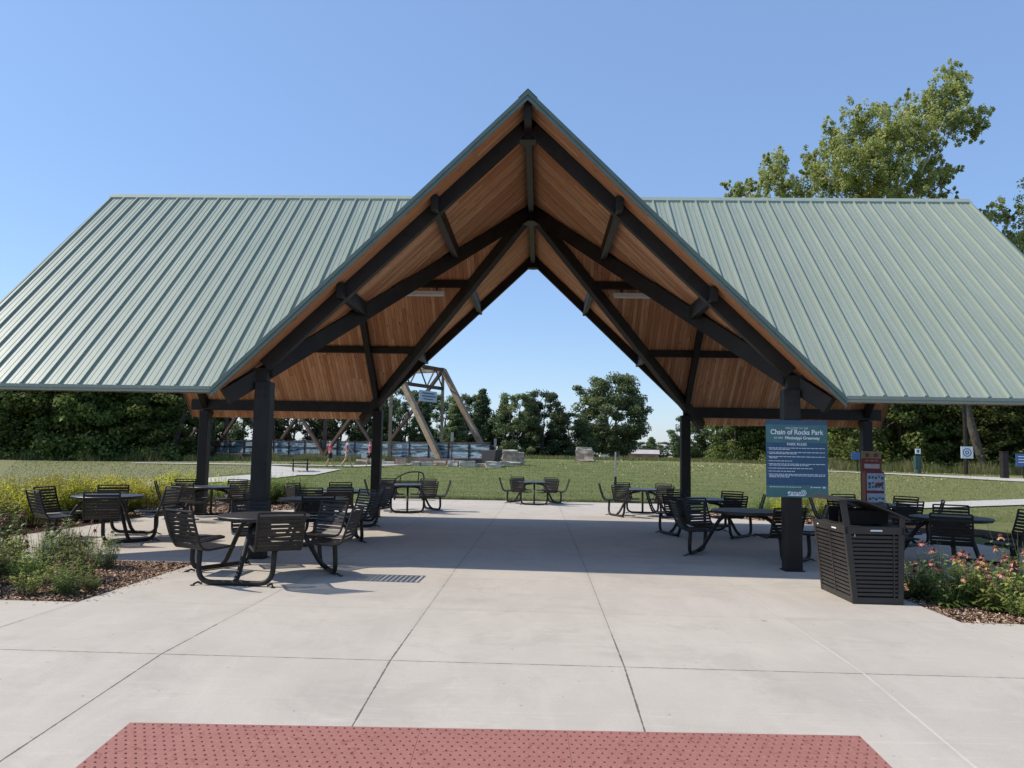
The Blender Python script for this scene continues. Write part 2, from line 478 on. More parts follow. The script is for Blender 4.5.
# brick red tactile strip with truncated domes
p0 = Vector((-2.53, 4.87)); dx = Vector((4.54, .14)).normalized(); dy = Vector((-dx.y, dx.x))
def tz(p): return (p.y - SY0) * KR
tac = empty('tactile_strip', (p0.x, p0.y, tz(p0)), 0, 'brick red tactile paving strip with raised domes at the front edge of the concrete', 'tactile paving')
tm = MB(); dm = MB()
def loc3(a, b, z=0):
    p = p0 + dx * a - dy * b
    return Vector((p.x - p0.x, p.y - p0.y, tz(p) - tz(p0) + z))
for k in range(5):
    a0 = k * .9084 + .0012; a1 = (k + 1) * .9084 - .0012
    q = [loc3(a0, 0, .004), loc3(a1, 0, .004), loc3(a1, .61, .004), loc3(a0, .61, .004)]
    qb = [v - Vector((0, 0, .02)) for v in q]
    tm.add(q + qb, [(0, 3, 2, 1), (0, 1, 5, 4), (1, 2, 6, 5), (2, 3, 7, 6), (3, 0, 4, 7)])
    for i in range(16):
        for j in range(11):
            o_ = (.25 if False else 0)
            a = a0 + .906 * (i + (.25 if j % 2 else .75)) / 16; b = .61 * (j + .5) / 11
            if b > .6: continue
            c = loc3(a, b, .004); r0 = .0088; r1 = .005
            vs = [c + Vector((math.cos(t) * r0, math.sin(t) * r0, 0)) for t in [kk * math.pi / 3 for kk in range(6)]] + \
                 [c + Vector((math.cos(t) * r1, math.sin(t) * r1, .005)) for t in [kk * math.pi / 3 for kk in range(6)]]
            dm.add(vs, [(m_, (m_ + 1) % 6, 6 + (m_ + 1) % 6, 6 + m_) for m_ in range(6)] + [(6, 7, 8, 9, 10, 11)])
tm.build('paving_plate', M['tactile'], tac)
dm.build('dome', M['dome'], tac)['kind'] = 'stuff'

# planting beds
def bed(name, poly, z):
    m = MB()
    m.prism(poly, lambda x, y: slabz(y) - .2, z)
    return tag(m.build(name, M['mulch']), kind='structure')
beds = [
    [(-16, 8.02), (-4.8, 8.02), (-4.8, 10.9), (-16, 10.9)],
    [(4.3, 8.12), (15, 8.12), (15, 10.9), (4.3, 10.9)],
    [(-16, 10.9), (-9.4, 10.9), (-9.4, 18.4), (-16, 18.4)],
    [(-16, 18.4), (-9.4, 18.4), (-6.4, 22.6), (-5.95, 25.5), (-12, 27), (-16, 26)],
    [(8.9, 10.9), (15, 10.9), (15, 18.4), (8.9, 18.4)],
    [(8.9, 18.4), (11.5, 18.4), (10.5, 23.5), (4.83, 24.2), (4.8, 22.8), (6.4, 20.9)],
]
def bedz(x, y): return slabz(y) - .012
for b in beds[:4]: bed('planting_bed', b, bedz)
bed('planting_bed', beds[5], bedz)
# bark chips
cm = MB()
def inpoly(x, y, P):
    c = False; n = len(P)
    for i in range(n):
        x1, y1 = P[i]; x2, y2 = P[(i + 1) % n]
        if (y1 > y) != (y2 > y) and x < (x2 - x1) * (y - y1) / (y2 - y1) + x1: c = not c
    return c
def chip(x, y, s=.022):
    z = bedz(x, y) + random.uniform(.002, .02)
    M_ = Matrix.Translation((x, y, z)) @ Matrix.Rotation(random.uniform(0, 6.3), 4, 'Z') @ Matrix.Rotation(random.uniform(-.6, .6), 4, 'X') @ Matrix.Rotation(random.uniform(-.6, .6), 4, 'Y')
    a = s * random.uniform(.6, 1.6); b = s * random.uniform(.3, .7)
    vs = [M_ @ Vector(v) for v in ((-a, -b, 0), (a, -b * .6, 0), (a * .8, b, 0), (-a * .9, b * .8, 0))]
    cm.add(vs, [(0, 1, 2, 3)]); t = random.random(); cm.col += [t] * 4
for P, n, x0, x1, y0, y1 in ((beds[0], 24000, -9, -4.8, 8.02, 10.9), (beds[1], 14000, 4.3, 7.2, 8.12, 10.9), (beds[3], 7000, -11, -6, 18, 25), (beds[5], 6000, 4.8, 9, 18.4, 24)):
    for _ in range(n):
        x = random.uniform(x0, x1); y = random.uniform(y0, y1)
        if inpoly(x, y, P): chip(x, y, .015 if y < 12 else .035)
for _ in range(420):
    if random.random() < .6: x = -4.8 + abs(random.gauss(0, .10)); y = random.uniform(8.0, 10.9)
    else: x = random.uniform(-9, -4.8); y = 8.02 - abs(random.gauss(0, .08))
    chip(x, y, .012)
for _ in range(200): chip(random.uniform(4.3, 6.5), 8.12 - abs(random.gauss(0, .07)), .012)
tag(cm.build('bark_mulch', M['chip']), 'brown bark mulch chips covering the planting beds', 'mulch', kind='stuff')

# paths across the lawn
def path(name, pts):
    m = MB(); n = len(pts) // 2
    L = pts[:n]; Rr = pts[n:]
    segs = 24
    def lerp(P, t):
        t *= len(P) - 1; i = min(int(t), len(P) - 2); f = t - i
        return (P[i][0] * (1 - f) + P[i + 1][0] * f, P[i][1] * (1 - f) + P[i + 1][1] * f)
    vs = []
    for k in range(segs + 1):
        a = lerp(L, k / segs); b = lerp(Rr, k / segs)
        for j in range(5):
            x = a[0] + (b[0] - a[0]) * j / 4; y = a[1] + (b[1] - a[1]) * j / 4
            vs.append((x, y, terr(x, y) + .05))
    m.add(vs, [(k * 5 + j, k * 5 + j + 1, (k + 1) * 5 + j + 1, (k + 1) * 5 + j) for k in range(segs) for j in range(4)])
    tag(m.build(name, M['path']), kind='structure')
path('path', [(-15.5, 24), (-18.0, 31), (-18.4, 36.6), (-16.2, 43.2), (-15.6, 46.5), (-13.5, 24.5), (-16.2, 30), (-16.6, 34.4), (-14.4, 38.8), (-13.6, 43.0)])
path('path', [(-19.3, 53.4), (-15.7, 50.4), (-12.9, 50.0), (-15.6, 44.6), (-14.2, 43.2), (-12.9, 44.0)])
path('path', [(-30, 56.6), (-24, 55.6), (-14, 54.2), (-9, 59.5), (-30, 55.4), (-24, 54.4), (-13, 53.2), (-8, 58.6)])
path('path', [(9.5, 29.5), (14.6, 31.9), (21.9, 35.9), (60, 56), (9.5, 26.2), (13.5, 29.0), (19.8, 32.4), (60, 52.5)])
path('path', [(22, 61.2), (27, 60.4), (34.8, 57.4), (80, 50), (22, 60.2), (26.2, 58.4), (31.4, 52.0), (80, 40)])

# ------------------------------------------------------------------ pavilion
XC, YC = -.247, 15.60
HR = 6.89; SL = .9615; WG = 4.56; YE = 4.56; YF = 4.80; LR = 8.90; LE = 9.01; PX = 3.94; PY = 4.11; XO = 8.465; TH = .095
pav = empty('picnic_pavilion', (XC, YC, 0), 0, 'open picnic pavilion with green standing seam metal roof, wood plank ceiling and black steel posts', 'pavilion')
def rz_(d): return HR - SL * abs(d)
nrm = lambda v: Vector(v).normalized()
# roof panels, seams and soffits
PAN = .2905
for sx in (-1, 1):
    for sy in (-1, 1):
        # main slope (seams run along y)
        up = nrm((0, sy * SL, 1))
        top = MB(); dn = MB()
        P = [(0, 0), (sx * LR, 0), (sx * LE, sy * YE), (sx * WG, sy * YE)]
        if sx * sy < 0: P = P[::-1]
        top.add([(x, y, rz_(y)) for x, y in P] + [(x, y, rz_(y) - .05) for x, y in P], [(0, 1, 2, 3), (7, 6, 5, 4)] + [(k, (k + 1) % 4, 4 + (k + 1) % 4, 4 + k)[::-1] for k in range(4)])
        Pi = P[::-1]
        Sx = [(x, y, rz_(y) - TH) for x, y in Pi]
        dn.add(Sx, [(0, 1, 2, 3)], uvs=[[(x + 20, abs(y) * 1.39) for x, y in Pi]])
        n = int(LE / PAN) + 1
        def yr(x):
            """run limits of a seam at |x|"""
            a = .03
            b = YE if x >= WG else x
            if x > LR: a = (x - LR) / (LE - LR) * YE
            return a, b
        for k in range(n + 1):
            x = LR - .012 - k * PAN
            if x > .15:
                a, b = yr(x)
                top.beam((sx * x, sy * a, rz_(a) + .012), (sx * x, sy * (b - .004), rz_(b) + .012), .028, .054, up)
            for q in (PAN * .34, PAN * .66):
                xx = x - q
                if xx > .15:
                    a, b = yr(xx)
                    top.beam((sx * xx, sy * a, rz_(a) + .001), (sx * xx, sy * (b - .004), rz_(b) + .001), .024, .012, up)
        top.build('roof_panel', M['roof'], pav)
        dn.build('soffit', M['wood'], pav)
        # gable slope (seams run along x)
        up = nrm((sx * SL, 0, 1))
        top = MB(); dn = MB()
        P = [(0, 0), (sx * WG, sy * YE), (0, sy * YF)]
        if sx * sy < 0: P = P[::-1]
        top.add([(x, y, rz_(x)) for x, y in P] + [(x, y, rz_(x) - .05) for x, y in P], [(0, 1, 2), (5, 4, 3)] + [(k, (k + 1) % 3, 3 + (k + 1) % 3, 3 + k)[::-1] for k in range(3)])
        Pi = P[::-1]
        dn.add([(x, y, rz_(x) - TH) for x, y in Pi], [(0, 1, 2)], uvs=[[(y + 40, abs(x) * 1.39) for x, y in Pi]])
        y = YE - .02
        while y > .2:
            top.beam((sx * .03, sy * y, rz_(.03) + .012), (sx * (y - .01), sy * y, rz_(y) + .012), .026, .05, up)
            y -= PAN
        top.build('roof_panel', M['roof'], pav)
        dn.build('soffit', M['wood'], pav)
# ridge caps
for sy in (-1, 1):
    m = MB()
    for sx in (-1, 1):
        m.add([(0, 0, HR + .035), (0, sy * (YF + .02), HR + .035), (sx * .14, sy * (YF + .01), HR + .035 - .14 * SL), (sx * .14, 0, HR + .035 - .14 * SL)], [(0, 1, 2, 3)])
    m.build('ridge_cap', M['roof'], pav)
for sx in (-1, 1):
    m = MB()
    for sy in (-1, 1):
        m.add([(0, 0, HR + .052), (sx * (LR + .02), 0, HR + .052), (sx * (LR + .02), sy * .10, HR + .052 - .10 * SL), (0, sy * .10, HR + .052 - .10 * SL),
               (0, sy * .10, HR - .10 * SL), (sx * (LR + .02), sy * .10, HR - .10 * SL)], [(0, 1, 2, 3), (3, 2, 5, 4)])
    m.build('ridge_cap', M['roof'], pav)
# fascia
def fascia(a, b, out, m0='trim', k=1.0):
    m = MB(); a = Vector(a); b = Vector(b); out = Vector(out)
    for o1, z0, z1 in ((.035, .010, -.062 * k), (.015, -.063 * k, -.135 * k)):
        q = [a + Vector((0, 0, z0)), b + Vector((0, 0, z0)), b + Vector((0, 0, z1)), a + Vector((0, 0, z1))]
        qo = [v + out * o1 for v in q]
        m.add(q + qo, [(0, 1, 2, 3), (7, 6, 5, 4), (0, 4, 5, 1), (1, 5, 6, 2), (2, 6, 7, 3), (3, 7, 4, 0)])
    return m.build('fascia', M[m0], pav)
for sx in (-1, 1):
    for sy in (-1, 1):
        fascia((sx * (WG + .02), sy * (YE + .002), rz_(YE)), (sx * LE, sy * (YE + .002), rz_(YE)), (0, sy, 0), 'roof', .60)
        fascia((sx * (LR + .002), 0, HR), (sx * (LE + .002), sy * (YE + .03), rz_(YE + .03)), (sx, 0, 0))
        fascia((0, sy * (YF + .002), HR), (sx * (WG + .02), sy * (YE + .004), rz_(WG + .02)), (0, sy, 0))
# posts
for x in (-XO, -PX, PX, XO):
    for y in (-PY, PY):
        zt = (2.63 if abs(x) < 5 else 2.56)
        z0 = slabz(YC + y)
        m = MB(); m.box((x, y, (zt + z0) / 2 + .0), (.235, .235, zt - z0))
        p = m.build('post', M['black_steel'], pav, bevel=.012)
        for bz in (zt - .10, zt - .22):
            for bx_ in (-.05, .05):
                MB().disc((0, 0, 0), .014, .012, 8, .002).build('bolt', M['black_steel'], p, loc=(x + bx_, y - .123, bz)).rotation_euler = (R(90), 0, 0)
        q = MB(); q.box((x, y, z0 + .008), (.28, .28, .016))
        q.build('base_plate', M['black_steel'], p)
BW, BD = .13, .195
zs = lambda d: HR - TH - SL * abs(d) - .004
for sy in (-1, 1):
    for sx in (-1, 1):
        MB().beam((sx * .0, sy * (PY + .045), zs(0)), (sx * (PX + .06), sy * (PY + .045), zs(PX + .06)), BW, BD, top=True).build('rake_beam', M['black_steel'], pav, bevel=.006)
        MB().beam((0, 0, zs(0) - .02), (sx * (WG - .10), sy * (WG - .10), zs(WG - .10) - .02), .15, .245, top=True).build('valley_beam', M['black_steel'], pav, bevel=.006)
        MB().beam((sx * (PX - .05), sy * (PY + .0), zs(PY) - .0), (sx * (LE - .18), sy * PY, zs(PY)), .13, .26, top=True).build('eave_beam', M['black_steel'], pav, bevel=.006)
        for xx in (PX, XO):
            a = (xx == PX)
            MB().beam((sx * xx, 0.02 * sy, zs(0)), (sx * xx, sy * (PY + (.0 if a else .35)), zs(PY + (.0 if a else .35))), .13, .20, top=True).build('rafter', M['black_steel'], pav, bevel=.006)
        for d in (1.38, 2.77):
            MB().beam((sx * d, sy * d, zs(d) - .012), (sx * (LR - .12), sy * d, zs(d) - .012), .11, .16, top=True).build('purlin', M['black_steel'], pav, bevel=.005)
            MB().beam((sx * d, sy * d, zs(d) - .012), (sx * d, sy * (YF - .30 - d * .03), zs(d) - .012), .11, .225, top=True).build('purlin', M['black_steel'], pav, bevel=.005)
    MB().beam((0, 0, HR - TH - .02), (0, sy * (YF - .08), HR - TH - .02), .115, .26, top=True).build('ridge_beam', M['black_steel'], pav, bevel=.006)
    m = MB().box((0, sy * PY, HR - TH - .20), (.14, .17, .36)); m.box((0, sy * PY, HR - TH - .385), (.26, .22, .02)); m.build('kingpost', M['black_steel'], pav, bevel=.006)
    MB().beam((sy * .1, 0, HR - TH - .02), (sy * (LR - .1), 0, HR - TH - .02), .115, .22, top=True).build('ridge_beam', M['black_steel'], pav, bevel=.006)
m = MB(); m.disc((0, 0, HR - TH - .25), .12, .32, 20); m.disc((0, 0, HR - TH - .42), .21, .03, 24); m.build('hub_plate', M['black_steel'], pav)
# strip lights on the rear purlins
for sx, lb in ((-1, 'white strip light fixed to the rear purlin left of the central opening'), (1, 'white strip light fixed to the rear purlin right of the central opening')):
    zt = zs(1.38) - .17
    L_ = empty('strip_light', (XC + sx * (2.52 if sx < 0 else 2.42), YC + 1.38, zt - .15), 0, lb, 'light fixture', 'strip lights under the pavilion roof')
    MB().box((0, 0, .035), (1.16, .09, .05)).build('housing', M['lamp'], L_, bevel=.006)
    for a_ in (-.4, .4): MB().box((a_, 0, .105), (.03, .03, .10)).build('hanger', M['black_steel'], L_)
    d = MB(); d.tube([(-.56, 0, -.01), (.56, 0, -.01)], .045, 12); d.build('diffuser', M['lamp'], L_, smooth=True)

# ------------------------------------------------------------------ picnic tables with attached seats
def arc(pts, n=6):
    """round the interior corners of a polyline"""
    P = [Vector(p) for p in pts]; out = [P[0]]
    for i in range(1, len(P) - 1):
        a, b, c = P[i - 1], P[i], P[i + 1]
        r = min((a - b).length, (c - b).length) * .48
        s = b + (a - b).normalized() * r; e = b + (c - b).normalized() * r
        for k in range(n + 1):
            t = k / n; out.append(s * (1 - t) ** 2 + b * 2 * t * (1 - t) + e * t * t)
    out.append(P[-1]); return out
RS = .93
def make_table():
    root = empty('picnic_table', (0, 0, 0))
    t = MB(); t.disc((0, 0, .752), .585, .026, 48, .008)
    t.disc((0, 0, .728), .565, .024, 48, .004); tp = t.build('tabletop', M['table_top'], root, smooth=True)
    h = MB(); h.disc((0, 0, .708), .19, .03, 20); h.build('hub', M['table_black'], root, smooth=True)
    prof = [(.64, .436), (.69, .450), (.86, .438), (1.00, .430), (1.07, .445), (1.115, .50), (1.15, .60), (1.20, .75), (1.235, .885)]
    # dense profile
    C = []
    for i in range(len(prof) - 1):
        for k in range(6):
            f = k / 6; C.append((prof[i][0] * (1 - f) + prof[i + 1][0] * f, prof[i][1] * (1 - f) + prof[i + 1][1] * f))
    C.append(prof[-1])
    S = [0]
    for i in range(1, len(C)): S.append(S[-1] + math.hypot(C[i][0] - C[i - 1][0], C[i][1] - C[i - 1][1]))
    def at(s):
        for i in range(1, len(C)):
            if S[i] >= s:
                f = (s - S[i - 1]) / max(1e-6, S[i] - S[i - 1])
                return (C[i - 1][0] + (C[i][0] - C[i - 1][0]) * f, C[i - 1][1] + (C[i][1] - C[i - 1][1]) * f), math.atan2(C[i][1] - C[i - 1][1], C[i][0] - C[i - 1][0])
        return C[-1], math.atan2(C[-1][1] - C[-2][1], C[-1][0] - C[-2][0])
    TOT = S[-1]; HW = .262
    for k in range(3):
        ph = k * 2 * math.pi / 3
        f = MB()
        e = lambda a, r, z: Vector((r * math.cos(a), r * math.sin(a), z))
        a1, a2 = ph - R(30), ph + R(30)
        A = e(a1, RS, .425); B = e(a2, RS, .425)
        A0 = e(a1 + R(2), RS + .03, .035); B0 = e(a2 - R(2), RS + .03, .035)
        A1 = e(a1 + R(1), RS - .0, .30); B1 = e(a2 - R(1), RS, .30)
        mid = (A0 + B0) / 2
        f.tube(arc([A, e(a1 + R(1), RS + .01, .40), A0, mid, B0, e(a2 - R(1), RS + .01, .40), B], 8), .031, 10)
        # inclined support up to the table top
        f.tube(arc([mid + Vector((0, 0, 0)), e(ph, .74, .12), e(ph, .42, .66), e(ph, .10, .695)], 6), .031, 10)
        for a, pt in ((a1, A0), (a2, B0)):
            for s in (-1, 1):
                f.tube([pt + e(a, 0, -.0), pt + e(a, .055, -.02) if s > 0 else pt + (mid - pt) * .12 + Vector((0, 0, -.02))], .012, 6)
            f.disc((pt + e(a, .07, 0)).to_tuple()[:2] + (.006,), .026, .012, 10, .002)
            f.box(None, (.11, .16, .012), m=Matrix.Translation(e(a, RS, .432)) @ Matrix.Rotation(a, 4, 'Z'))
        f.build('frame', M['table_black'], root, smooth=True)
        for sgn in (-1, 1):
            a = ph + sgn * R(30)
            Mx = Matrix.Rotation(a, 4, 'Z')
            def part(s0, s1):
                m = MB()
                N = max(2, int((s1 - s0) / .03))
                for side in (-1, 1):
                    pts = []
                    for i in range(N + 1):
                        (r, z), _ = at(s0 + (s1 - s0) * i / N); pts.append(Mx @ Vector((r, side * HW, z)))
                    m.tube(pts, .0155, 6)
                s = s0 + .018
                while s < s1 - .01:
                    (r, z), an = at(s)
                    mm = Mx @ Matrix.Translation((r, 0, z)) @ Matrix.Rotation(-an, 4, 'Y')
                    m.box(None, (.0375, HW * 2, .010), m=mm); s += .0525
                return m
            st = part(0, .465)
            st.tube([Mx @ Vector((.64, -HW, .436)), Mx @ Vector((.64, HW, .436))], .016, 6)
            so = st.build('seat', M['table_black'], root)
            bk = part(.465, TOT)
            bk.tube([Mx @ Vector((prof[-1][0], -HW, prof[-1][1])), Mx @ Vector((prof[-1][0], HW, prof[-1][1]))], .0125, 6)
            bk.build('backrest', M['table_black'], so)
    return root
TB = [(-3.57, 10.0, -21, 'round black picnic table nearest on the left, standing in the sun beside the brown mulch'),
      (-7.68, 13.55, 26, 'round black picnic table furthest left, beside the yellow-green shrubs'),
      (-.17, 27.35, 0, 'round black picnic table standing alone in the sun at the middle of the back edge'),
      (-3.8, 22.3, 0, 'round black picnic table just behind and right of the left rear post, partly in sun'),
      (2.95, 22.2, 60, 'round black picnic table in sun beside the thin grey post'),
      (3.58, 16.9, 60, 'round black picnic table in shade in front of the right rear post'),
      (3.45, 12.98, 60, 'round black picnic table in shade just left of the post with the blue rules board'),
      (-7.8, 18.2, 60, 'round black picnic table in front of the far left post, near the curved lawn path'),
      (-4.1, 13.95, -26, 'round black picnic table right behind the left front post'),
      (-4.5, 17.4, 30, 'round black picnic table in front of the left rear post'),
      (6.85, 16.1, 60, 'round black picnic table behind the slatted litter bin, near the red leaflet stand'),
      (6.4, 12.3, 30, 'round black picnic table in shade behind the coneflower bed at right')]
proto = make_table()
reg(proto)
for i, (x, y, rel, lb) in enumerate(TB):
    rz = math.atan2(-y, -x) + R(rel)
    loc = (x, y, slabz(y))
    if i == 0:
        proto.location = loc; proto.rotation_euler = (math.atan(-.011) if y > 10.9 else 0, 0, rz); t = proto
        tag(proto, lb, 'picnic table', 'round picnic tables under the pavilion')
    elif i == 6: t = copy_tree(proto, loc, rz, label=lb, skip=('frame.001', 'seat.002', 'seat.003'), turn=('frame.002', 'seat.004', 'seat.005'))
    else: t = copy_tree(proto, loc, rz, label=lb)

# ------------------------------------------------------------------ park rules board
def text_mesh(s, size, loc, parent, mat, name='lettering', align='CENTER', bold=0, width=None):
    cu = bpy.data.curves.new(name, 'FONT'); cu.body = s; cu.size = size; cu.align_x = align; cu.offset = bold
    cu.extrude = .0006
    ob = bpy.data.objects.new(name, cu); link(ob)
    dg = bpy.context.evaluated_depsgraph_get()
    me = bpy.data.meshes.new_from_object(ob.evaluated_get(dg))
    col.objects.unlink(ob); bpy.data.objects.remove(ob)
    xs_ = [v.co.x for v in me.vertices]
    k = 1
    if width: k = width / (max(xs_) - min(xs_))
    for v in me.vertices:
        x, y, z = v.co; v.co = (x * k, -z, y)
    me.materials.clear(); me.materials.append(mat)
    o = bpy.data.objects.new(name, me); link(o); o.location = loc; o.parent = parent
    return o
sb = empty('rules_board', (3.735, YC - PY - .1175, 1.055), 0, 'blue and teal park rules board mounted on the right front post', 'sign')
SW, SH = .885, 1.115
fb = MB(); fb.box((0, -.02, SH / 2), (SW, .012, SH)); fb.build('board', M['navy'], sb)
for a_, b_ in ((SH - .165, .325), (.09, .175)): MB().box((0, -.0285, a_), (SW - .004, .003, b_)).build('band', M['teal'], sb)
hs = MB(); hs.box((0, -.0305, SH - .035), (SW - .006, .002, .06)); hs.build('band', M['navy'], sb)
for a_ in (.8, .2): MB().box((-.03, -.007, SH * a_), (.26, .013, .05)).build('bracket', M['grey_steel'], sb)
text_mesh('WELCOME TO THE', .038, (0, -.0315, SH - .128), sb, M['sign_white'])
text_mesh('Chain of Rocks Park', .10, (0, -.0315, SH - .205), sb, M['sign_white'], bold=.0022, width=.76)
text_mesh('on the', .05, (-.265, -.0315, SH - .27), sb, M['sign_white'])
text_mesh('Mississippi Greenway', .06, (.08, -.0315, SH - .275), sb, M['sign_white'], bold=.0015, width=.50)
text_mesh('PARK RULES', .052, (0, -.0315, SH - .365), sb, M['sign_white'], bold=.001)
ln = MB(); random.seed(3)
z = SH - .405
for full, last in ((1, .3), (1, .42), (1, .14), (0, .33), (1, .58), (0, .62), (0, .38), (2, .30)):
    for k in range(full + 1):
        w = .80 if k < full else last
        x = -.40; ln.box((-.415, -.0305, z + .0), (.008, .002, .008)) if k == 0 else None
        while x < -.40 + w - .02:
            ww = random.uniform(.02, .065); ww = min(ww, -.40 + w - x)
            ln.box((x + ww / 2, -.0305, z), (ww, .002, .009)); x += ww + .010
        z -= .0195
    ln.build('small_print', M['sign_white'], sb); ln = MB()
    z -= .0235
x = -.40
while x < .04: ln.box((x + .02, -.0315, .148), (.036, .002, .008)); x += .046
ln.build('small_print', M['sign_white'], sb); ln = MB()
ln.box((.20, -.0315, .148), (.02, .002, .02)); ln.box((.28, -.0315, .148), (.11, .002, .010)); ln.box((.38, -.0315, .148), (.035, .002, .022))
ln.build('small_print', M['sign_white'], sb)
lg = MB()
for cx, cz, r in ((-.115, .065, .022), (-.08, .055, .026), (-.04, .06, .022), (-.005, .055, .024), (.03, .062, .02)):
    vs = [(cx + r * 1.2 * math.cos(t), -.0325, cz + r * math.sin(t)) for t in [k * math.pi / 8 for k in range(16)]]
    lg.add(vs, [tuple(range(16))])
for r0, r1 in ((.042, .034), (.024, .012)):
    vs = [(.085 + r * math.cos(t), -.0325, .068 + r * math.sin(t)) for r in (r0, r1) for t in [k * math.pi / 10 for k in range(20)]]
    lg.add(vs, [(k, (k + 1) % 20, 20 + (k + 1) % 20, 20 + k) for k in range(20)])
lg.box((-.02, -.0325, .028), (.24, .002, .010))
lg.build('logo', M['sign_white'], sb)

# ------------------------------------------------------------------ double litter bin
can = empty('litter_bin', (3.56, 8.98, 0), R(1), 'dark brown slatted double litter bin with sloping hood beside the right flower bed', 'litter bin')
BWd, BL, BH = .565, .95, .865
def cx(u, z):   # u 0..1 across, flare with height
    xl = -.085 * z / BH; xr = BWd + .035 * z / BH
    return xl + (xr - xl) * u
body = MB()
T = .035
def post_(u0, u1, y0, y1, z0, z1):
    vs = []
    for z in (z0, z1):
        for (u, y) in ((u0, y0), (u1, y0), (u1, y1), (u0, y1)): vs.append((cx(u, z), y, z))
    body.add(vs, [(0, 3, 2, 1), (4, 5, 6, 7), (0, 1, 5, 4), (1, 2, 6, 5), (2, 3, 7, 6), (3, 0, 4, 7)])
du = .06 / BWd
for u0 in (0, 1 - du):
    for y0 in (0, BL - .05): post_(u0, u0 + du, y0, y0 + .05, 0.0, BH)
post_(1 - du - .085, 1 - du - .06, .0, .03, .03, BH)
post_(0, .03, BL / 2 - .012, BL / 2 + .012, .03, BH)
post_(0, 1, 0.003, .03, .005, .075); post_(0, 1, BL - .03, BL - .003, .005, .075); post_(0.005, .05, .003, BL - .003, .005, .075); post_(.95, .995, .003, BL - .003, .005, .075)
post_(0, 1, -.004, .034, BH - .085, BH); post_(0, 1, BL - .034, BL + .004, BH - .085, BH); post_(-.005, .06, -.004, BL + .004, BH - .085, BH + .001); post_(.94, 1.005, -.004, BL + .004, BH - .085, BH + .001)
body.build('body_frame', M['bin_brown'], can, bevel=.004)
body = MB()
ns = 15
for k in range(ns):
    z = .092 + k * (BH - .085 - .095) / ns
    hgt = .030
    post_(.06, .94, .010, .020, z, z + hgt); post_(.06, .94, BL - .020, BL - .010, z, z + hgt)
    post_(.012, .028, .03, BL - .03, z, z + hgt); post_(.972, .988, .03, BL - .03, z, z + hgt)
body.build('slat', M['bin_brown'], can)['kind'] = 'stuff'
body = MB(); post_(.06, .94, .045, BL - .045, .03, BH - .02); body.build('liner', M['dark'], can)
body = MB()
for y0, y1 in ((.03, BL / 2 - .02), (BL / 2 + .02, BL - .03)):
    for a, b, c, d in ((.05, .95, y0, y0 + .06), (.05, .95, y1 - .06, y1), (.05, .2, y0 + .06, y1 - .06), (.8, .95, y0 + .06, y1 - .06)):
        post_(a, b, c, d, BH - .012, BH + .004)
body.build('top_plate', M['bin_brown'], can)
# hood
hood = MB()
prof = []
x_l = -.085 * 1.17 / BH - .035
for k in range(13):
    t = k / 12
    x = x_l + (BWd + .09 - x_l) * t
    z = 1.165 + .012 * math.sin(math.pi * min(1, t * 1.6)) - .205 * max(0, (t - .22) / .78) ** 1.45
    prof.append((x, z))
y0, y1 = -.02, BL + .02
N = len(prof)
vs = [(x, y, z) for y in (y0, y1) for x, z in prof] + [(x, y, z - .018) for y in (y0, y1) for x, z in prof]
fs = [(i, i + 1, N + i + 1, N + i) for i in range(N - 1)] + [(2 * N + i, 3 * N + i, 3 * N + i + 1, 2 * N + i + 1) for i in range(N - 1)]
fs += [(i, 2 * N + i, 2 * N + i + 1, i + 1) for i in range(N - 1)] + [(N + i, N + i + 1, 3 * N + i + 1, 3 * N + i) for i in range(N - 1)]
fs += [(0, N, 3 * N, 2 * N), (N - 1, 3 * N - 1, 4 * N - 1, 2 * N - 1)]
hood.add(vs, fs)
hood.build('hood', M['bin_brown'], can)
for y in (0.0, BL - .012):
    sup = MB()
    for xa, xb in ((-.085 - .0, -.02),) if y < .1 else ():
        zt = 1.155
        sup.add([(xa, y, BH - .02), (xa + .075, y, BH - .02), (x_l + .095, y, zt), (x_l + .02, y, zt), (xa, y + .012, BH - .02), (xa + .075, y + .012, BH - .02), (x_l + .095, y + .012, zt), (x_l + .02, y + .012, zt)],
                [(0, 1, 2, 3), (7, 6, 5, 4), (0, 4, 5, 1), (1, 5, 6, 2), (2, 6, 7, 3), (3, 7, 4, 0)])
    if y < .1: sup.build('hood_support', M['bin_brown'], can); sup = MB()
    sup.add([(BWd - .03, y, BH - .02), (BWd + .03, y, BH - .02), (BWd + .045, y, .985), (BWd - .02, y, 1.01), (BWd - .03, y + .012, BH - .02), (BWd + .03, y + .012, BH - .02), (BWd + .045, y + .012, .985), (BWd - .02, y + .012, 1.01)],
            [(0, 1, 2, 3), (7, 6, 5, 4), (0, 4, 5, 1), (1, 5, 6, 2), (2, 6, 7, 3), (3, 7, 4, 0)])
    sup.build('hood_support', M['bin_brown'], can)
# chute flaps inside
for a_ in (.30, BL / 2, BL - .15): MB().box((.30, a_, .95), (.5, .018, .15)).build('divider', M['dark'], can)
lbm = MB(); lbm.box((.275, -.0065, .822), (.135, .003, .018)); lbm.build('label', M['white'], can)
lbm = MB(); lbm.box((-.0835, .30, .825), (.003, .13, .020)); lbm.box((-.0835, .80, .825), (.003, .04, .02)); lbm.build('label', M['white'], can)
MB().box((.03, -.006, .765), (.012, .01, .03)).build('latch', M['grey_steel'], can)

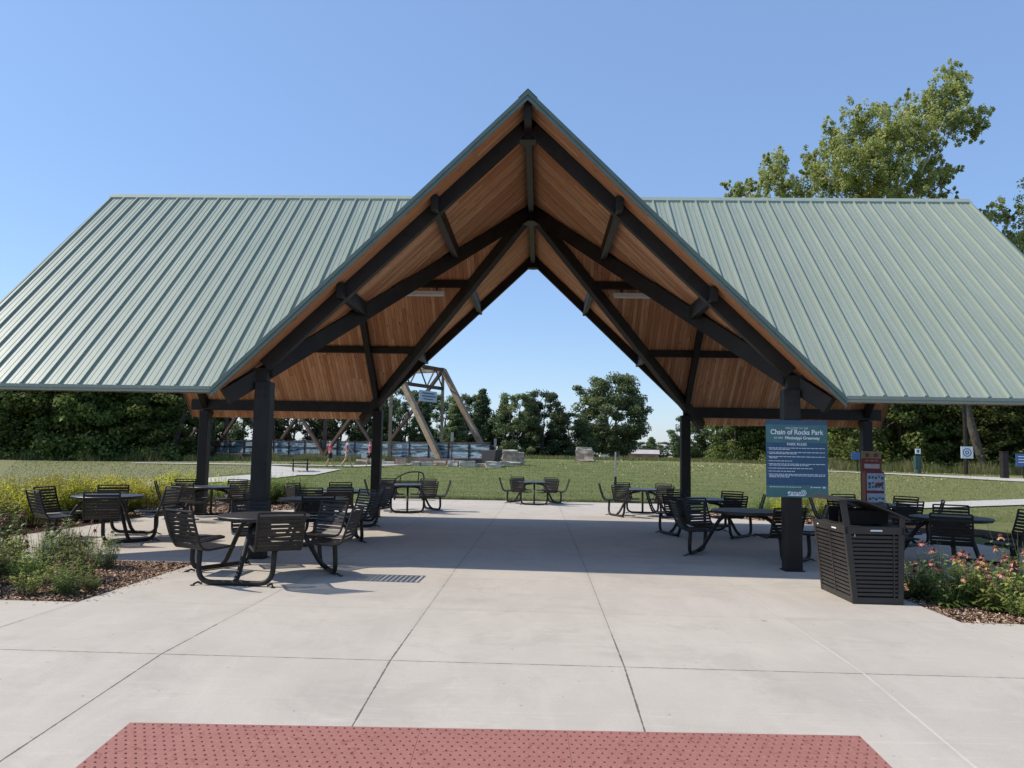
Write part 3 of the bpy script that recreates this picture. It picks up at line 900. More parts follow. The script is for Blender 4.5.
# ------------------------------------------------------------------ leaflet stand
ks = empty('leaflet_stand', (8.24, 19.42, slabz(19.4) + .12), R(-6), 'red leaflet stand with white and blue brochures in front of the far right post', 'leaflet stand')
m = MB(); m.box((0, 0, .66), (.44, .30, 1.24)); m.box((0, .02, .02), (.56, .36, .04)); m.box((0, .08, 1.42), (.46, .05, .36)); m.build('cabinet', M['red'], ks, bevel=.01)
m = MB(); m.box((0, .082, 1.68), (.46, .035, .20)); m.build('header', simple('tan_header', (.30, .22, .10), .6), ks)
m = MB()
for a in (-.1, .1): m.box((a, .062, 1.68), (.09, .004, .09))
m.build('header_mark', M['red'], ks)
m = MB(); m.box((0, .052, 1.41), (.36, .004, .11)); m.build('label', simple('pale_label', (.55, .45, .45), .5), ks)
for k in range(3): MB().box((-.11 + k * .11, .053, 1.545), (.08, .004, .03)).build('label', M['petal_dry'], ks)
m = MB(); m.box((.02, -.155, 1.03), (.42, .012, .42)); m.box((.02, -.155, .52), (.42, .012, .46)); m.build('brochure_panel', simple('brochure_paper', (.42, .47, .54), .5, 0, .25, 9), ks)
random.seed(11)
for zc in (1.14, 1.0, .9, .62, .48):
    for k in range(5): MB().box((-.13 + k * .075, -.1635, zc + random.uniform(-.02, .02)), (random.uniform(.03, .065), .003, random.uniform(.03, .08))).build('brochure', M['navy'], ks)
MB().box((.1, -.1665, .97), (.14, .003, .09)).build('brochure', M['red'], ks); MB().box((.12, -.1665, .50), (.12, .003, .10)).build('brochure', M['red'], ks)

# ------------------------------------------------------------------ small posts, signs and boxes around the lawn
def pole_thing(name, x, y, h, r, label, cat, mat='black_steel'):
    z = terr(x, y)
    o = empty(name, (x, y, z), 0, label, cat)
    m = MB(); m.tube([(0, 0, 0), (0, 0, h)], r, 10); m.disc((0, 0, .02), r * 2.2, .04, 12); m.build('pole', M[mat], o, smooth=True)
    return o
o = pole_thing('thin_post', 3.0, 30.6, .95, .05, 'thin grey metal post with black base at the lawn edge behind the tables', 'post')
MB().tube([(0, 0, .94), (0, 0, 1.92)], .035, 8).build('upper_tube', M['grey_steel'], o)
o = pole_thing('sign_pole', 34.3, 63.4, 6.6, .16, 'tall black pole carrying a white square sign with a blue ring', 'sign pole')
MB().box((0, -.2, 1.75), (.95, .05, .95)).build('sign_panel', M['sign_white'], o)
m = MB()
for r0, r1 in ((.34, .27), (.16, .08)):
    vs = [(r * math.cos(t), -.235, 1.75 + r * math.sin(t)) for r in (r0, r1) for t in [k * math.pi / 12 for k in range(24)]]
    m.add(vs, [(k, (k + 1) % 24, 24 + (k + 1) % 24, 24 + k) for k in range(24)])
m.build('ring_mark', M['blue_sign'], o)
o = pole_thing('call_box', 30.0, 62.4, 1.4, .22, 'dark green call box with a small white sign on top', 'call box', 'green_box')
MB().box((0, 0, .9), (.5, .4, 1.0)).build('box_body', M['green_box'], o, bevel=.03)
MB().box((0, -.1, 1.75), (.42, .05, .42)).build('sign_panel', M['sign_white'], o)
MB().box((.0, -.13, 1.76), (.16, .01, .2)).build('sign_mark', M['green_box'], o)
o = pole_thing('park_sign', 25.6, 63.2, 1.0, .05, 'small blue sign on a dark post left of the far path', 'sign')
MB().box((0, -.05, 1.25), (.95, .06, .6)).build('sign_panel', M['blue_sign'], o)
o = pole_thing('park_sign', 34.9, 57.0, 1.1, .05, 'blue information sign by the thick dark post at the right edge', 'sign')
MB().box((0, -.05, 1.35), (1.1, .06, .9)).build('sign_panel', M['blue_sign'], o)
for z_ in (1.6, 1.4, 1.2): MB().box((0, -.085, z_), (.8, .01, .05)).build('text_line', M['sign_white'], o)
o = empty('bollard', (33.3, 56.6, terr(33.3, 56.6)), 0, 'thick dark square post beside the far path at right', 'post')
MB().box((0, 0, .95), (.42, .42, 1.9)).build('post', M['black_steel'], o, bevel=.02); MB().box((0, 0, 1.93), (.48, .48, .06)).build('cap', M['black_steel'], o)

# metal bench with hoop back behind table 4
b = empty('metal_bench', (-4.75, 28.1, slabz(28.1)), R(8), 'black metal bench with open hoop back behind the tables left of centre', 'bench')
m = MB()
for sx_ in (-.5, .5):
    m.tube(arc([(sx_, -.28, 0), (sx_, -.25, .42), (sx_, .2, .42), (sx_, .3, 0)], 5), .025, 8)
m.build('frame', M['table_black'], b, smooth=True)
m = MB()
for k in range(9): m.box((0, -.24 + k * .055, .455), (1.1, .038, .02))
m.build('seat', M['table_black'], b)
m = MB()
m.tube(arc([(-.52, .25, .45), (-.56, .30, .72), (-.1, .36, 1.0), (.56, .36, 1.02), (.5, .25, .45)], 6), .026, 8)
m.tube([(-.34, .26, .5), (-.33, .32, .86)], .018, 6); m.tube([(.32, .26, .5), (.34, .36, 1.0)], .02, 6)
for k in range(4): m.box((0, .255 + k * .012, .50 + k * .055), (1.02, .015, .04))
m.build('backrest', M['table_black'], b, smooth=True)
# distant picnic table on the small pad
b = empty('picnic_bench', (-14.7, 47.0, terr(-14.7, 47.0) + .05), R(20), 'dark folding-style picnic table standing alone on the concrete pad in the lawn', 'picnic table')
m = MB()
for k in range(5): m.box((0, -.3 + k * .15, .74), (1.1, .13, .035))
m.build('tabletop', M['table_black'], b)
for s in (-1, 1):
    m = MB()
    for k in range(2): m.box((0, s * (.68 + k * .14), .45), (1.1, .12, .035))
    m.build('seat', M['table_black'], b)
for s in (-.42, .42):
    m = MB(); m.beam((s, -.75, 0), (s, .25, .74), .06, .06); m.beam((s, .75, 0), (s, -.25, .74), .06, .06, (1, 0, 0)); m.box((s, 0, .42), (.05, 1.6, .05)); m.build('leg', M['table_black'], b)

# ------------------------------------------------------------------ people
def skinobj(name, verts, edges, mat, parent, sub=2, root=0):
    me = bpy.data.meshes.new(name); me.from_pydata([v[0] for v in verts], edges, [])
    me.materials.append(mat)
    o = bpy.data.objects.new(name, me); link(o); o.parent = parent
    sk = o.modifiers.new('skin', 'SKIN'); sk.use_smooth_shade = True
    if not me.skin_vertices: me.skin_vertices.new()
    for i, v in enumerate(verts):
        r = v[1]; me.skin_vertices[0].data[i].radius = r if isinstance(r, tuple) else (r, r)
        me.skin_vertices[0].data[i].use_root = (i == root)
    ss = o.modifiers.new('sub', 'SUBSURF'); ss.levels = sub; ss.render_levels = sub
    return o
def person(x, y, rz, label, hgt, stride, top, bottom, hair, skirt=False, armf=.3):
    z = terr(x, y) + .055
    o = empty('person', (x, y, z), rz, label, 'person')
    k = hgt / 1.72
    def V(a, b, c): return (a * k, b * k, c * k)
    s = stride
    # faces +Y locally; legs swing along Y
    vs = [(V(0, 0, .95), .115), (V(0, 0, 1.12), .10), (V(0, .01, 1.30), .125), (V(0, 0, 1.43), .09), (V(0, .0, 1.50), .052), (V(0, .015, 1.585), .075), (V(0, .02, 1.66), .078), (V(0, .01, 1.70), .045)]
    ed = [(0, 1), (1, 2), (2, 3), (3, 4), (4, 5), (5, 6), (6, 7)]
    def chain(start, pts):
        p = start
        for q in pts: vs.append(q); ed.append((p, len(vs) - 1)); p = len(vs) - 1
    for sd, f in ((-1, s), (1, -s)):
        kb = -.10 if f < 0 else .03
        chain(0, [(V(sd * .09, 0, .88), .085), (V(sd * .095, f * .45 + .03, .49), .056), (V(sd * .095, f * .85 + kb, .10), .036), (V(sd * .10, f * .85 + kb + .02, .05), .035), (V(sd * .105, f * .85 + kb + .15, .03), .026)])
        g = -f * .8 + .03
        chain(3, [(V(sd * .175, 0, 1.40), .052), (V(sd * .215, g * .45 - .02, 1.14), .040), (V(sd * .225, g * .9 + .06, .91), .028), (V(sd * .225, g * 1.0 + .09, .83), (.018, .032)), (V(sd * .222, g * 1.05 + .11, .76), (.012, .026))])
    body = skinobj('body', vs, ed, M['skin'], o)
    # nose
    vs2 = [(V(0, 0, .93), (.135)), (V(0, 0, 1.12), .122), (V(0, .01, 1.30), .145), (V(0, 0, 1.42), .105)]
    ed2 = [(0, 1), (1, 2), (2, 3)]
    for sd, f in ((-1, s), (1, -s)):
        g = -f * .8 + .03
        n = len(vs2); vs2 += [(V(sd * .175, 0, 1.40), .066), (V(sd * .205, g * .27 - .01, 1.23), .058)]; ed2 += [(3, n), (n, n + 1)]
    skinobj('shirt', vs2, ed2, top, o)
    if skirt:
        m = MB()
        rr = [(.135, .98), (.165, .85), (.20, .55)]
        n = 16
        m.add([(r * k * math.cos(2 * math.pi * j / n), r * k * .8 * math.sin(2 * math.pi * j / n), z_ * k) for r, z_ in rr for j in range(n)],
              [(i * n + j, i * n + (j + 1) % n, (i + 1) * n + (j + 1) % n, (i + 1) * n + j) for i in range(2) for j in range(n)])
        m.build('skirt', bottom, o, smooth=True)
    else:
        vs3 = [(V(0, 0, .95), .13)]; ed3 = []
        for sd, f in ((-1, s), (1, -s)):
            n = len(vs3); vs3 += [(V(sd * .09, 0, .88), .105), (V(sd * .095, f * .40 + .02, .56), .085)]; ed3 += [(0, n), (n, n + 1)]
        skinobj('shorts', vs3, ed3, bottom, o)
    hr = [(V(0, -.03, 1.60), .078), (V(0, -.015, 1.675), .088), (V(0, .0, 1.72), .06)]
    o.scale = (1.15, 1.15, 1.03)
    skinobj('hair', hr, [(0, 1), (1, 2)], hair, o)
    for sd, f in ((-1, s), (1, -s)):
        kb = -.10 if f < 0 else .03
        skinobj('shoe', [(V(sd * .10, f * .85 + kb - .03, .045), .045), (V(sd * .105, f * .85 + kb + .16, .035), .036)], [(0, 1)], M['white'], o, 1)
    return o
pinkred = simple('coral_shirt', (.62, .06, .09), .8); mauve = simple('mauve_shirt', (.32, .22, .30), .8); pink = simple('pink_shirt', (.55, .14, .20), .8)
khaki = simple('khaki_shorts', (.42, .33, .27), .8); blk = simple('black_cloth', (.012, .012, .014), .8)
hair_b = simple('brown_hair', (.10, .055, .03), .7); hair_g = simple('grey_hair', (.40, .36, .32), .7)
person(-14.6, 53.3, R(-82), 'person in a coral red top and black skirt walking at the left of the group', 1.68, .16, pinkred, blk, hair_g, True)
person(-13.3, 52.9, R(-60), 'person in a mauve shirt and khaki shorts striding between the two others', 1.80, .30, mauve, khaki, hair_b)
person(-11.85, 53.6, R(80), 'person in a pink top beside the left rear post carrying a white bag', 1.66, .18, pink, blk, hair_b)
bag = empty('carrier_bag', (-12.22, 53.35, terr(-12.2, 53.4) + .62), 0, 'white carrier bag held by the person in the pink top', 'bag')
m = MB(); m.add([(-.16, -.05, 0), (.16, -.05, 0), (.16, .07, 0), (-.16, .07, 0), (-.2, -.07, .3), (.2, -.07, .3), (.2, .09, .3), (-.2, .09, .3)], [(0, 3, 2, 1), (0, 1, 5, 4), (1, 2, 6, 5), (2, 3, 7, 6), (3, 0, 4, 7), (4, 5, 6, 7)]); m.build('sack', M['white'], bag)
MB().tube(arc([(-.1, 0, .3), (0, 0, .42), (.1, 0, .3)], 4), .012, 6).build('handle', M['white'], bag)

# ------------------------------------------------------------------ old truss bridge
U = Vector((-.89, .456, 0)).normalized(); Vv = Vector((.456, .89, 0)).normalized()
B0 = Vector((-7.75, 60.0, .95))
brg = empty('truss_bridge', B0, 0, 'old steel truss bridge with tan end posts and blue railings behind the lawn', 'bridge')
WB = 7.4; HB = 7.9; PN = 7.0; NP = 6
def bp(u, v, z): return U * u + Vv * v + Vector((0, 0, z))
for v in (0, WB):
    e0, e1 = bp(0, v, -.1), bp(5.0, v, HB)
    MB().beam(e0, e1, .42, .42).build('end_post', M['bridge'], brg)
    MB().beam(bp(5.0, v, HB), bp(5 + PN * NP, v, HB), .42, .40).build('top_chord', M['bridge'], brg)
    for k in range(NP + 1):
        a = 5 + PN * k
        MB().beam(bp(a, v, 0), bp(a, v, HB), .24, .24, (1, 0, 0)).build('vertical', M['bridge'] if k == 0 else M['bridge_dark'], brg)
        if k < NP:
            if k % 2 == 0: MB().beam(bp(a, v, HB), bp(a + PN, v, .1), .26, .26).build('diagonal', M['bridge_dark'], brg)
            else: MB().beam(bp(a, v, .1), bp(a + PN, v, HB), .26, .26).build('diagonal', M['bridge_dark'], brg)
m = MB()
for u, z1 in ((5.0, HB), (5.0, HB - 1.7)): m.beam(bp(u, 0, z1), bp(u, WB, z1), .28, .28)
for k in range(6):
    a = WB * k / 6; b_ = WB * (k + 1) / 6
    m.beam(bp(5, a, HB - (0 if k % 2 else 1.7)), bp(5, b_, HB - (1.7 if k % 2 else 0)), .09, .09)
m.build('portal_strut', M['bridge_dark'], brg)
for k in range(1, NP + 1):
    m = MB(); a = 5 + PN * k
    m.beam(bp(a, 0, HB - .1), bp(a, WB, HB - .1), .2, .2); m.beam(bp(a - PN, 0, HB), bp(a, WB, HB), .08, .08); m.beam(bp(a - PN, WB, HB), bp(a, 0, HB), .08, .08)
    m.build('cross_brace', M['bridge_dark'], brg)
m = MB(); m.beam(bp(-1.5, WB / 2, -.35), bp(5 + PN * NP, WB / 2, -.35), WB + .6, .7); m.build('deck', simple('bridge_deck', (.10, .085, .075), .8, 0, .3, 1), brg)
for v, us in ((.55, -4.2), (WB - .5, 0)):
    m = MB(); m.beam(bp(us, v, .62), bp(5 + PN * NP, v, .62), .04, 1.15); m.build('rail_panel', M['rail_panel'], brg)
    m = MB()
    n = int((5 - us + PN * NP) / 1.9)
    for k in range(n + 1): m.beam(bp(us + k * 1.9, v - .06, 0), bp(us + k * 1.9, v - .06, 1.35), .09, .09, (1, 0, 0))
    for z_ in (.08, .72, 1.28): m.beam(bp(us, v - .06, z_), bp(5 + PN * NP, v - .06, z_), .05, .06)
    m.build('railing', M['bridge_dark'], brg)
# sign hung on the portal
bs = empty('bridge_sign', B0 + bp(4.6, 4.6, HB - 2.6), math.atan2(Vv.y, Vv.x), 'pale blue and white name sign hanging under the bridge portal', 'sign')
m = MB(); m.box((0, 0, 0), (2.6, .06, .95)); m.build('panel', simple('pale_sign', (.45, .53, .60), .5), bs)
m = MB(); m.box((0, -.04, .25), (1.8, .01, .10)); m.box((0.1, -.04, 0), (2.0, .01, .10)); m.box((0, -.04, -.25), (1.4, .01, .08)); m.build('text_line', M['navy'], bs)
# dark box at the end of the railing
o = empty('abutment_box', (-3.6, 57.8, terr(-3.6, 57.8)), math.atan2(Vv.y, Vv.x) - R(90), 'dark tapered concrete end block at the right end of the bridge railing', 'end block')
m = MB(); m.add([(-.5, -.4, 0), (.4, -.4, 0), (.4, .4, 0), (-.5, .4, 0), (-.65, -.5, 1.15), (.7, -.5, 1.25), (.7, .5, 1.25), (-.65, .5, 1.15)], [(0, 3, 2, 1), (0, 1, 5, 4), (1, 2, 6, 5), (2, 3, 7, 6), (3, 0, 4, 7), (4, 5, 6, 7)]); m.build('block', simple('dark_block', (.05, .05, .052), .8), o, bevel=.03)
# lamp-like marker posts on the bridge approach
for (x, y, h_, lb) in ((-6.7, 58.6, 2.5, 'thin post with a small pale box head near the bridge end post'), (-3.7, 64.0, 2.0, 'thin post with a small pale box head above the end block')):
    o = pole_thing('marker_post', x, y, h_, .05, lb, 'post', 'bridge_dark')
    MB().box((0, 0, h_ - .35), (.22, .1, .7)).build('head', simple('pale_head', (.35, .33, .28), .6), o)
# stone pillars and low stones
def rock(sx_, sy_, sz_, seed, jag=.12, n=3):
    import bmesh
    bm = bmesh.new(); bmesh.ops.create_cube(bm, size=1)
    bmesh.ops.subdivide_edges(bm, edges=bm.edges[:], cuts=n, use_grid_fill=True)
    for v in bm.verts:
        d = noise.noise_vector(v.co * 2.3 + Vector((seed * 3.1, seed, 0))) * jag
        v.co = Vector((v.co.x * sx_ , v.co.y * sy_, (v.co.z + .5) * sz_)) + Vector((d.x * sx_, d.y * sy_, d.z * sz_ * .6))
    me = bpy.data.meshes.new('rock'); bm.to_mesh(me); bm.free(); return me
def rockobj(name, dims, seed, mat, parent=None, loc=(0, 0, 0), jag=.12):
    me = rock(*dims, seed, jag); me.materials.append(mat); me.name = name
    o = bpy.data.objects.new(name, me); link(o); o.location = loc; o.parent = parent; return o
P1 = empty('stone_pillar', (-2.35, 60.4, terr(-2.35, 60.4) - .1), .1, 'stout rough stone pillar right of the bridge end block', 'stone pillar', 'rough stone pillars at the lawn crest'); P1.scale = (.72, .8, .84)
rockobj('shaft', (1.5, 1.2, 1.35), 1, M['stone'], P1); rockobj('shaft', (.9, 1.1, 1.3), 5, M['stone'], P1, (1.15, .3, 0)); rockobj('base_stone', (2.2, 1.5, .45), 3, M['stone_cap'], P1, (0, -.2, 0)); rockobj('cap', (1.6, 1.2, .25), 4, M['stone_cap'], P1, (0, 0, 1.3))
P2 = empty('stone_pillar', (4.1, 70.5, terr(4.1, 70.5) - .1), -.1, 'lone pale stone pillar in front of the big round cottonwood', 'stone pillar', 'rough stone pillars at the lawn crest'); P1.scale = (.72, .8, .84)
rockobj('shaft', (1.5, 1.2, 1.15), 7, M['stone'], P2); rockobj('cap', (1.35, 1.1, .32), 8, M['stone_cap'], P2, (-.05, 0, 1.1)); rockobj('base_stone', (1.6, 1.3, .3), 9, M['stone'], P2, (.15, -.1, 0))
random.seed(21)
for k in range(11):
    x = -13.2 + k * .98 + random.uniform(-.1, .1); y = 57.6 - k * .10 + random.uniform(-.3, .3)
    o = rockobj('stone_block', (random.uniform(.7, 1.15), .7, random.uniform(.28, .5)), 20 + k, M['stone_cap'] if k % 3 else M['stone'], None, (x, y, terr(x, y) - .05))
    o.rotation_euler = (0, 0, random.uniform(-.2, .2))
    tag(o, 'low rough limestone block laid in a row in front of the bridge', 'stone block', 'stone blocks in front of the bridge')
# barn and shed far away
bn = empty('barn', (24.2, 190, terr(24, 190)), R(-6), 'long low brown barn with pale metal roof far beyond the lawn', 'barn')
m = MB(); m.box((0, 0, 1.2), (9.5, 6, 2.4)); m.build('wall', M['barn'], bn)
m = MB(); m.add([(-5, -3.4, 2.3), (5, -3.4, 2.3), (5, 0, 3.3), (-5, 0, 3.3), (-5, 3.4, 2.3), (5, 3.4, 2.3)], [(0, 1, 2, 3), (3, 2, 5, 4), (0, 3, 4), (1, 5, 2)]); m.build('roof', M['barn_roof'], bn)
for a in (-3, 0, 3): MB().box((a, -3.03, 1.0), (1.4, .04, 1.8)).build('door', simple('barn_door', (.2, .12, .10), .8), bn)
sh = empty('white_shed', (16.3, 190, terr(16, 190)), 0, 'small white shed left of the distant barn', 'shed')
m = MB(); m.box((0, 0, 1.0), (3.2, 3, 2.0)); m.build('wall', M['white'], sh)
m = MB(); m.add([(-1.8, -1.7, 1.95), (0, -1.7, 3.0), (1.8, -1.7, 1.95), (-1.8, 1.7, 1.95), (0, 1.7, 3.0), (1.8, 1.7, 1.95)], [(0, 1, 4, 3), (1, 2, 5, 4), (0, 2, 1), (3, 4, 5)]); m.build('roof', M['white'], sh)

# ------------------------------------------------------------------ trees
def leaf_cloud(m, c, rad, n, size, tint, flat=1.0, up=.35):
    """n small leaf quads in an ellipsoid clump round c"""
    for _ in range(n):
        d = Vector((random.gauss(0, 1), random.gauss(0, 1), random.gauss(0, 1))).normalized()
        rr = random.random() ** .45
        p = Vector((c[0] + d.x * rad[0] * rr, c[1] + d.y * rad[1] * rr, c[2] + d.z * rad[2] * rr))
        nr = (d * .7 + Vector((random.gauss(0, .6), random.gauss(0, .6), random.gauss(up, .6)))).normalized()
        a = nr.orthogonal().normalized()
        a = Matrix.Rotation(random.uniform(0, 6.28), 3, nr) @ a
        b = nr.cross(a); s = size * random.uniform(.6, 1.4)
        vs = [p + a * s, p + b * s * .65, p - a * s, p - b * s * .65]
        m.add(vs, [(0, 1, 2, 3)])
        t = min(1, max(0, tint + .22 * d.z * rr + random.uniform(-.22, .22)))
        m.col += [t] * 4
def make_tree(name, h, rx, base, leaves, clumps, size, label, cat, group, mat, barkm, stems=1, shape='round', seed=0):
    random.seed(seed)
    root = empty(name, (0, 0, 0), 0, label, cat, group)
    tr = MB(); cr = MB()
    tips = []
    for s in range(stems):
        ang = random.uniform(0, 6.28); lean = (.05 if stems == 1 else .16) * h
        x1, y1 = math.cos(ang) * lean, math.sin(ang) * lean
        tr.tube([(0, 0, -.3), (x1 * .15, y1 * .15, h * .2), (x1 * .5, y1 * .5, h * .5), (x1, y1, h * .86)], [h * .024, h * .018, h * .012, h * .003], 7)
        for k in range(7):
            t = random.uniform(.25, .85)
            a = random.uniform(0, 6.28); px_, py_ = x1 * t, y1 * t
            L = rx * random.uniform(.5, .9)
            tip = (px_ + math.cos(a) * L, py_ + math.sin(a) * L, h * t + L * random.uniform(.2, .7))
            tr.tube([(px_, py_, h * t * .95), ((px_ + tip[0]) / 2, (py_ + tip[1]) / 2, (h * t + tip[2]) / 2 + .1 * L), tip], [h * .008, h * .005, h * .002], 5)
            tips.append(tip)
    for k in range(clumps):
        if k < len(tips) and random.random() < .8: c = tips[k]
        else:
            a = random.uniform(0, 6.28); u = random.random()
            z = base + (h - base) * u
            if shape == 'round': w = math.sqrt(max(.03, 1 - (2 * u - .9) ** 2 / 1.21)) * rx
            elif shape == 'cone': w = rx * (1.02 - u) ** .75
            elif shape == 'tall': w = rx * (.45 + .75 * math.sin(math.pi * min(1, u * .85 + .08)))
            else: w = rx * (1.0 - .45 * u)
            r = w * random.uniform(.35, 1) ** .6
            c = (math.cos(a) * r, math.sin(a) * r, z)
        q = rx * random.uniform(.16, .32)
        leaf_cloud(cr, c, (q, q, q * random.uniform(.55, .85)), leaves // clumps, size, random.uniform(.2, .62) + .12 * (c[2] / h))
    tr.build('trunk', barkm, root, smooth=True)
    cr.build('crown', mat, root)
    reg(root)
    return root
GL = 'trees of the dense wood behind the left lawn'; GR = 'trees of the wood behind the right lawn'
LBL = 'dark bushy broadleaf tree in the wood at the left edge of the lawn'
LBR = 'green broadleaf tree in the wood behind the right lawn'
LBM = 'dark green broadleaf tree in the row behind the bridge and central opening'
GM = 'trees in the row behind the bridge and central opening'
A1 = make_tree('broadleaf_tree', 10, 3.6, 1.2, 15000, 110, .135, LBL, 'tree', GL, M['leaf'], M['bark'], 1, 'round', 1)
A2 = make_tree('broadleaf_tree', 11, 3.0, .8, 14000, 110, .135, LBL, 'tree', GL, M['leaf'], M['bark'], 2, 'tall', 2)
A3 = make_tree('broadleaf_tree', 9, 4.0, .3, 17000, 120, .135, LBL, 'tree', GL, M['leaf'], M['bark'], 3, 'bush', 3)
A4 = make_tree('broadleaf_tree', 12, 3.0, .6, 15000, 120, .16, LBM, 'tree', GM, M['leaf_far_hazed'], M['bark'], 1, 'cone', 4)
A5 = make_tree('broadleaf_tree', 12, 4.0, .8, 18000, 120, .16, LBM, 'tree', GM, M['leaf_far_hazed'], M['bark'], 2, 'tall', 5)
used = {}
def put(pr, x, y, h, w, label, group, z=None):
    """first use moves the prototype itself, later uses copy it"""
    H = {A1: 10, A2: 11, A3: 9, A4: 12, A5: 12}[pr]
    s = h / H; sw = w if w else s
    zz = terr(x, y) if z is None else z
    if pr.name not in used:
        used[pr.name] = 1; o = pr; o.location = (x, y, zz); o.rotation_euler = (0, 0, random.uniform(0, 6.28)); o.scale = (sw, sw, s); o['label'] = label; o['group'] = group
    else:
        o = copy_tree(pr, (x, y, zz), random.uniform(0, 6.28), (sw, sw, s), label, group)
    return o
random.seed(5)
# left wood
for k in range(17):
    x = -78 + k * 2.85 + random.uniform(-.8, .8); y = 64.5 + random.uniform(-1, 1.5) + (1.8 if k % 2 else 0)
    put((A1, A2, A3)[k % 3], x, y, random.uniform(9.5, 12), random.uniform(1.0, 1.25), LBL, GL, z=.0)
for k in range(12):
    x = -92 + k * 4.6 + random.uniform(-1, 1); y = 71 + random.uniform(-1, 2)
    put((A2, A1, A3)[k % 3], x, y, random.uniform(11, 13.5), 1.3, LBL, GL, z=.0)

# behind the bridge and through the central opening
MID = [(-62, 97, 10, 0), (-58.5, 99, 10.5, 1), (-55, 96, 9.5, 0), (-51.5, 99, 10.5, 0), (-48.5, 97, 9.5, 1), (-45, 99, 10, 0), (-41.5, 97, 9.6, 1), (-38, 97, 9.5, 0), (-35, 99, 10, 1), (-31.5, 97, 9.2, 0), (-28.5, 100, 10, 1), (-25.5, 97, 9.4, 0), (-22.8, 99, 9.6, 0), (-20.2, 97, 8.6, 1), (-17.6, 99, 9.0, 0), (-15.2, 98, 8.6, 1),
       (-12.8, 100, 8.3, 0), (-10.6, 96, 7.6, 1), (-7.3, 97, 9.0, 1), (-9.2, 103, 8.6, 0), (-4.6, 99, 7.9, 1), (-3.0, 96, 8.4, 0), (-1.1, 99, 8.1, 1), (.3, 97, 8.8, 0), (2.3, 99, 6.9, 1), (4.0, 98, 6.2, 0), (5.6, 100, 6.0, 1)]
for x, y, h, k in MID:
    put((A5, A4)[k], x, y, h, random.uniform(.55, .72), LBM, GM, z=.3)
def big_tree(h, x, y):
    o = make_tree('cottonwood_tree', h, 4.3, 1.6, 40000, 170, .15, 'big round cottonwood with several pale trunks standing alone right of centre', 'tree', None, M['leaf_far_hazed'], M['bark_pale'], 4, 'tall', 16)
    o.location = (x, y, .2); return o
big_tree(12.0, 10.3, 110)
LBX = 'hazy green tree beyond the meadow right of centre'; GX = 'distant trees right of centre'
for x, y, h, w in ((27.0, 140, 8.0, .8), (31.5, 138, 9.6, 1.0), (37, 142, 7.8, .8), (41, 136, 8.3, .8)):
    put(A5, x, y, h, w, LBX, GX, z=.2)
for k in range(20):
    put((A4, A5)[k % 2], 16 + k * 4.5 + random.uniform(-2, 2), 290 + random.uniform(-12, 12), random.uniform(7, 10), 1.2, LBX, GX, z=-2)
for k in range(5):
    put((A5, A4)[k % 2], -60 + k * 11, 260, random.uniform(8, 9), 1.2, LBM, GM, z=0)
# right wood
for k in range(6):
    put((A3, A1)[k % 2], 23.0 + k * 2.6, 92 - k * 1.0 + random.uniform(-1, 1), random.uniform(8.5, 10), random.uniform(.9, 1.1), LBR, GR, z=.2)
for k in range(15):
    x = 31.0 + k * 2.6 + random.uniform(-.6, .6); y = 72.0 - k * .25 + random.uniform(-1.2, 1.2)
    put((A3, A2, A1)[k % 3], x, y, random.uniform(8.5, 11), random.uniform(1.0, 1.25), LBR, GR, z=.2)
for k in range(9):
    put((A1, A3, A2)[k % 3], 34 + k * 4.5, 79 + random.uniform(-1, 2), random.uniform(11, 13), 1.35, LBR, GR, z=.2)

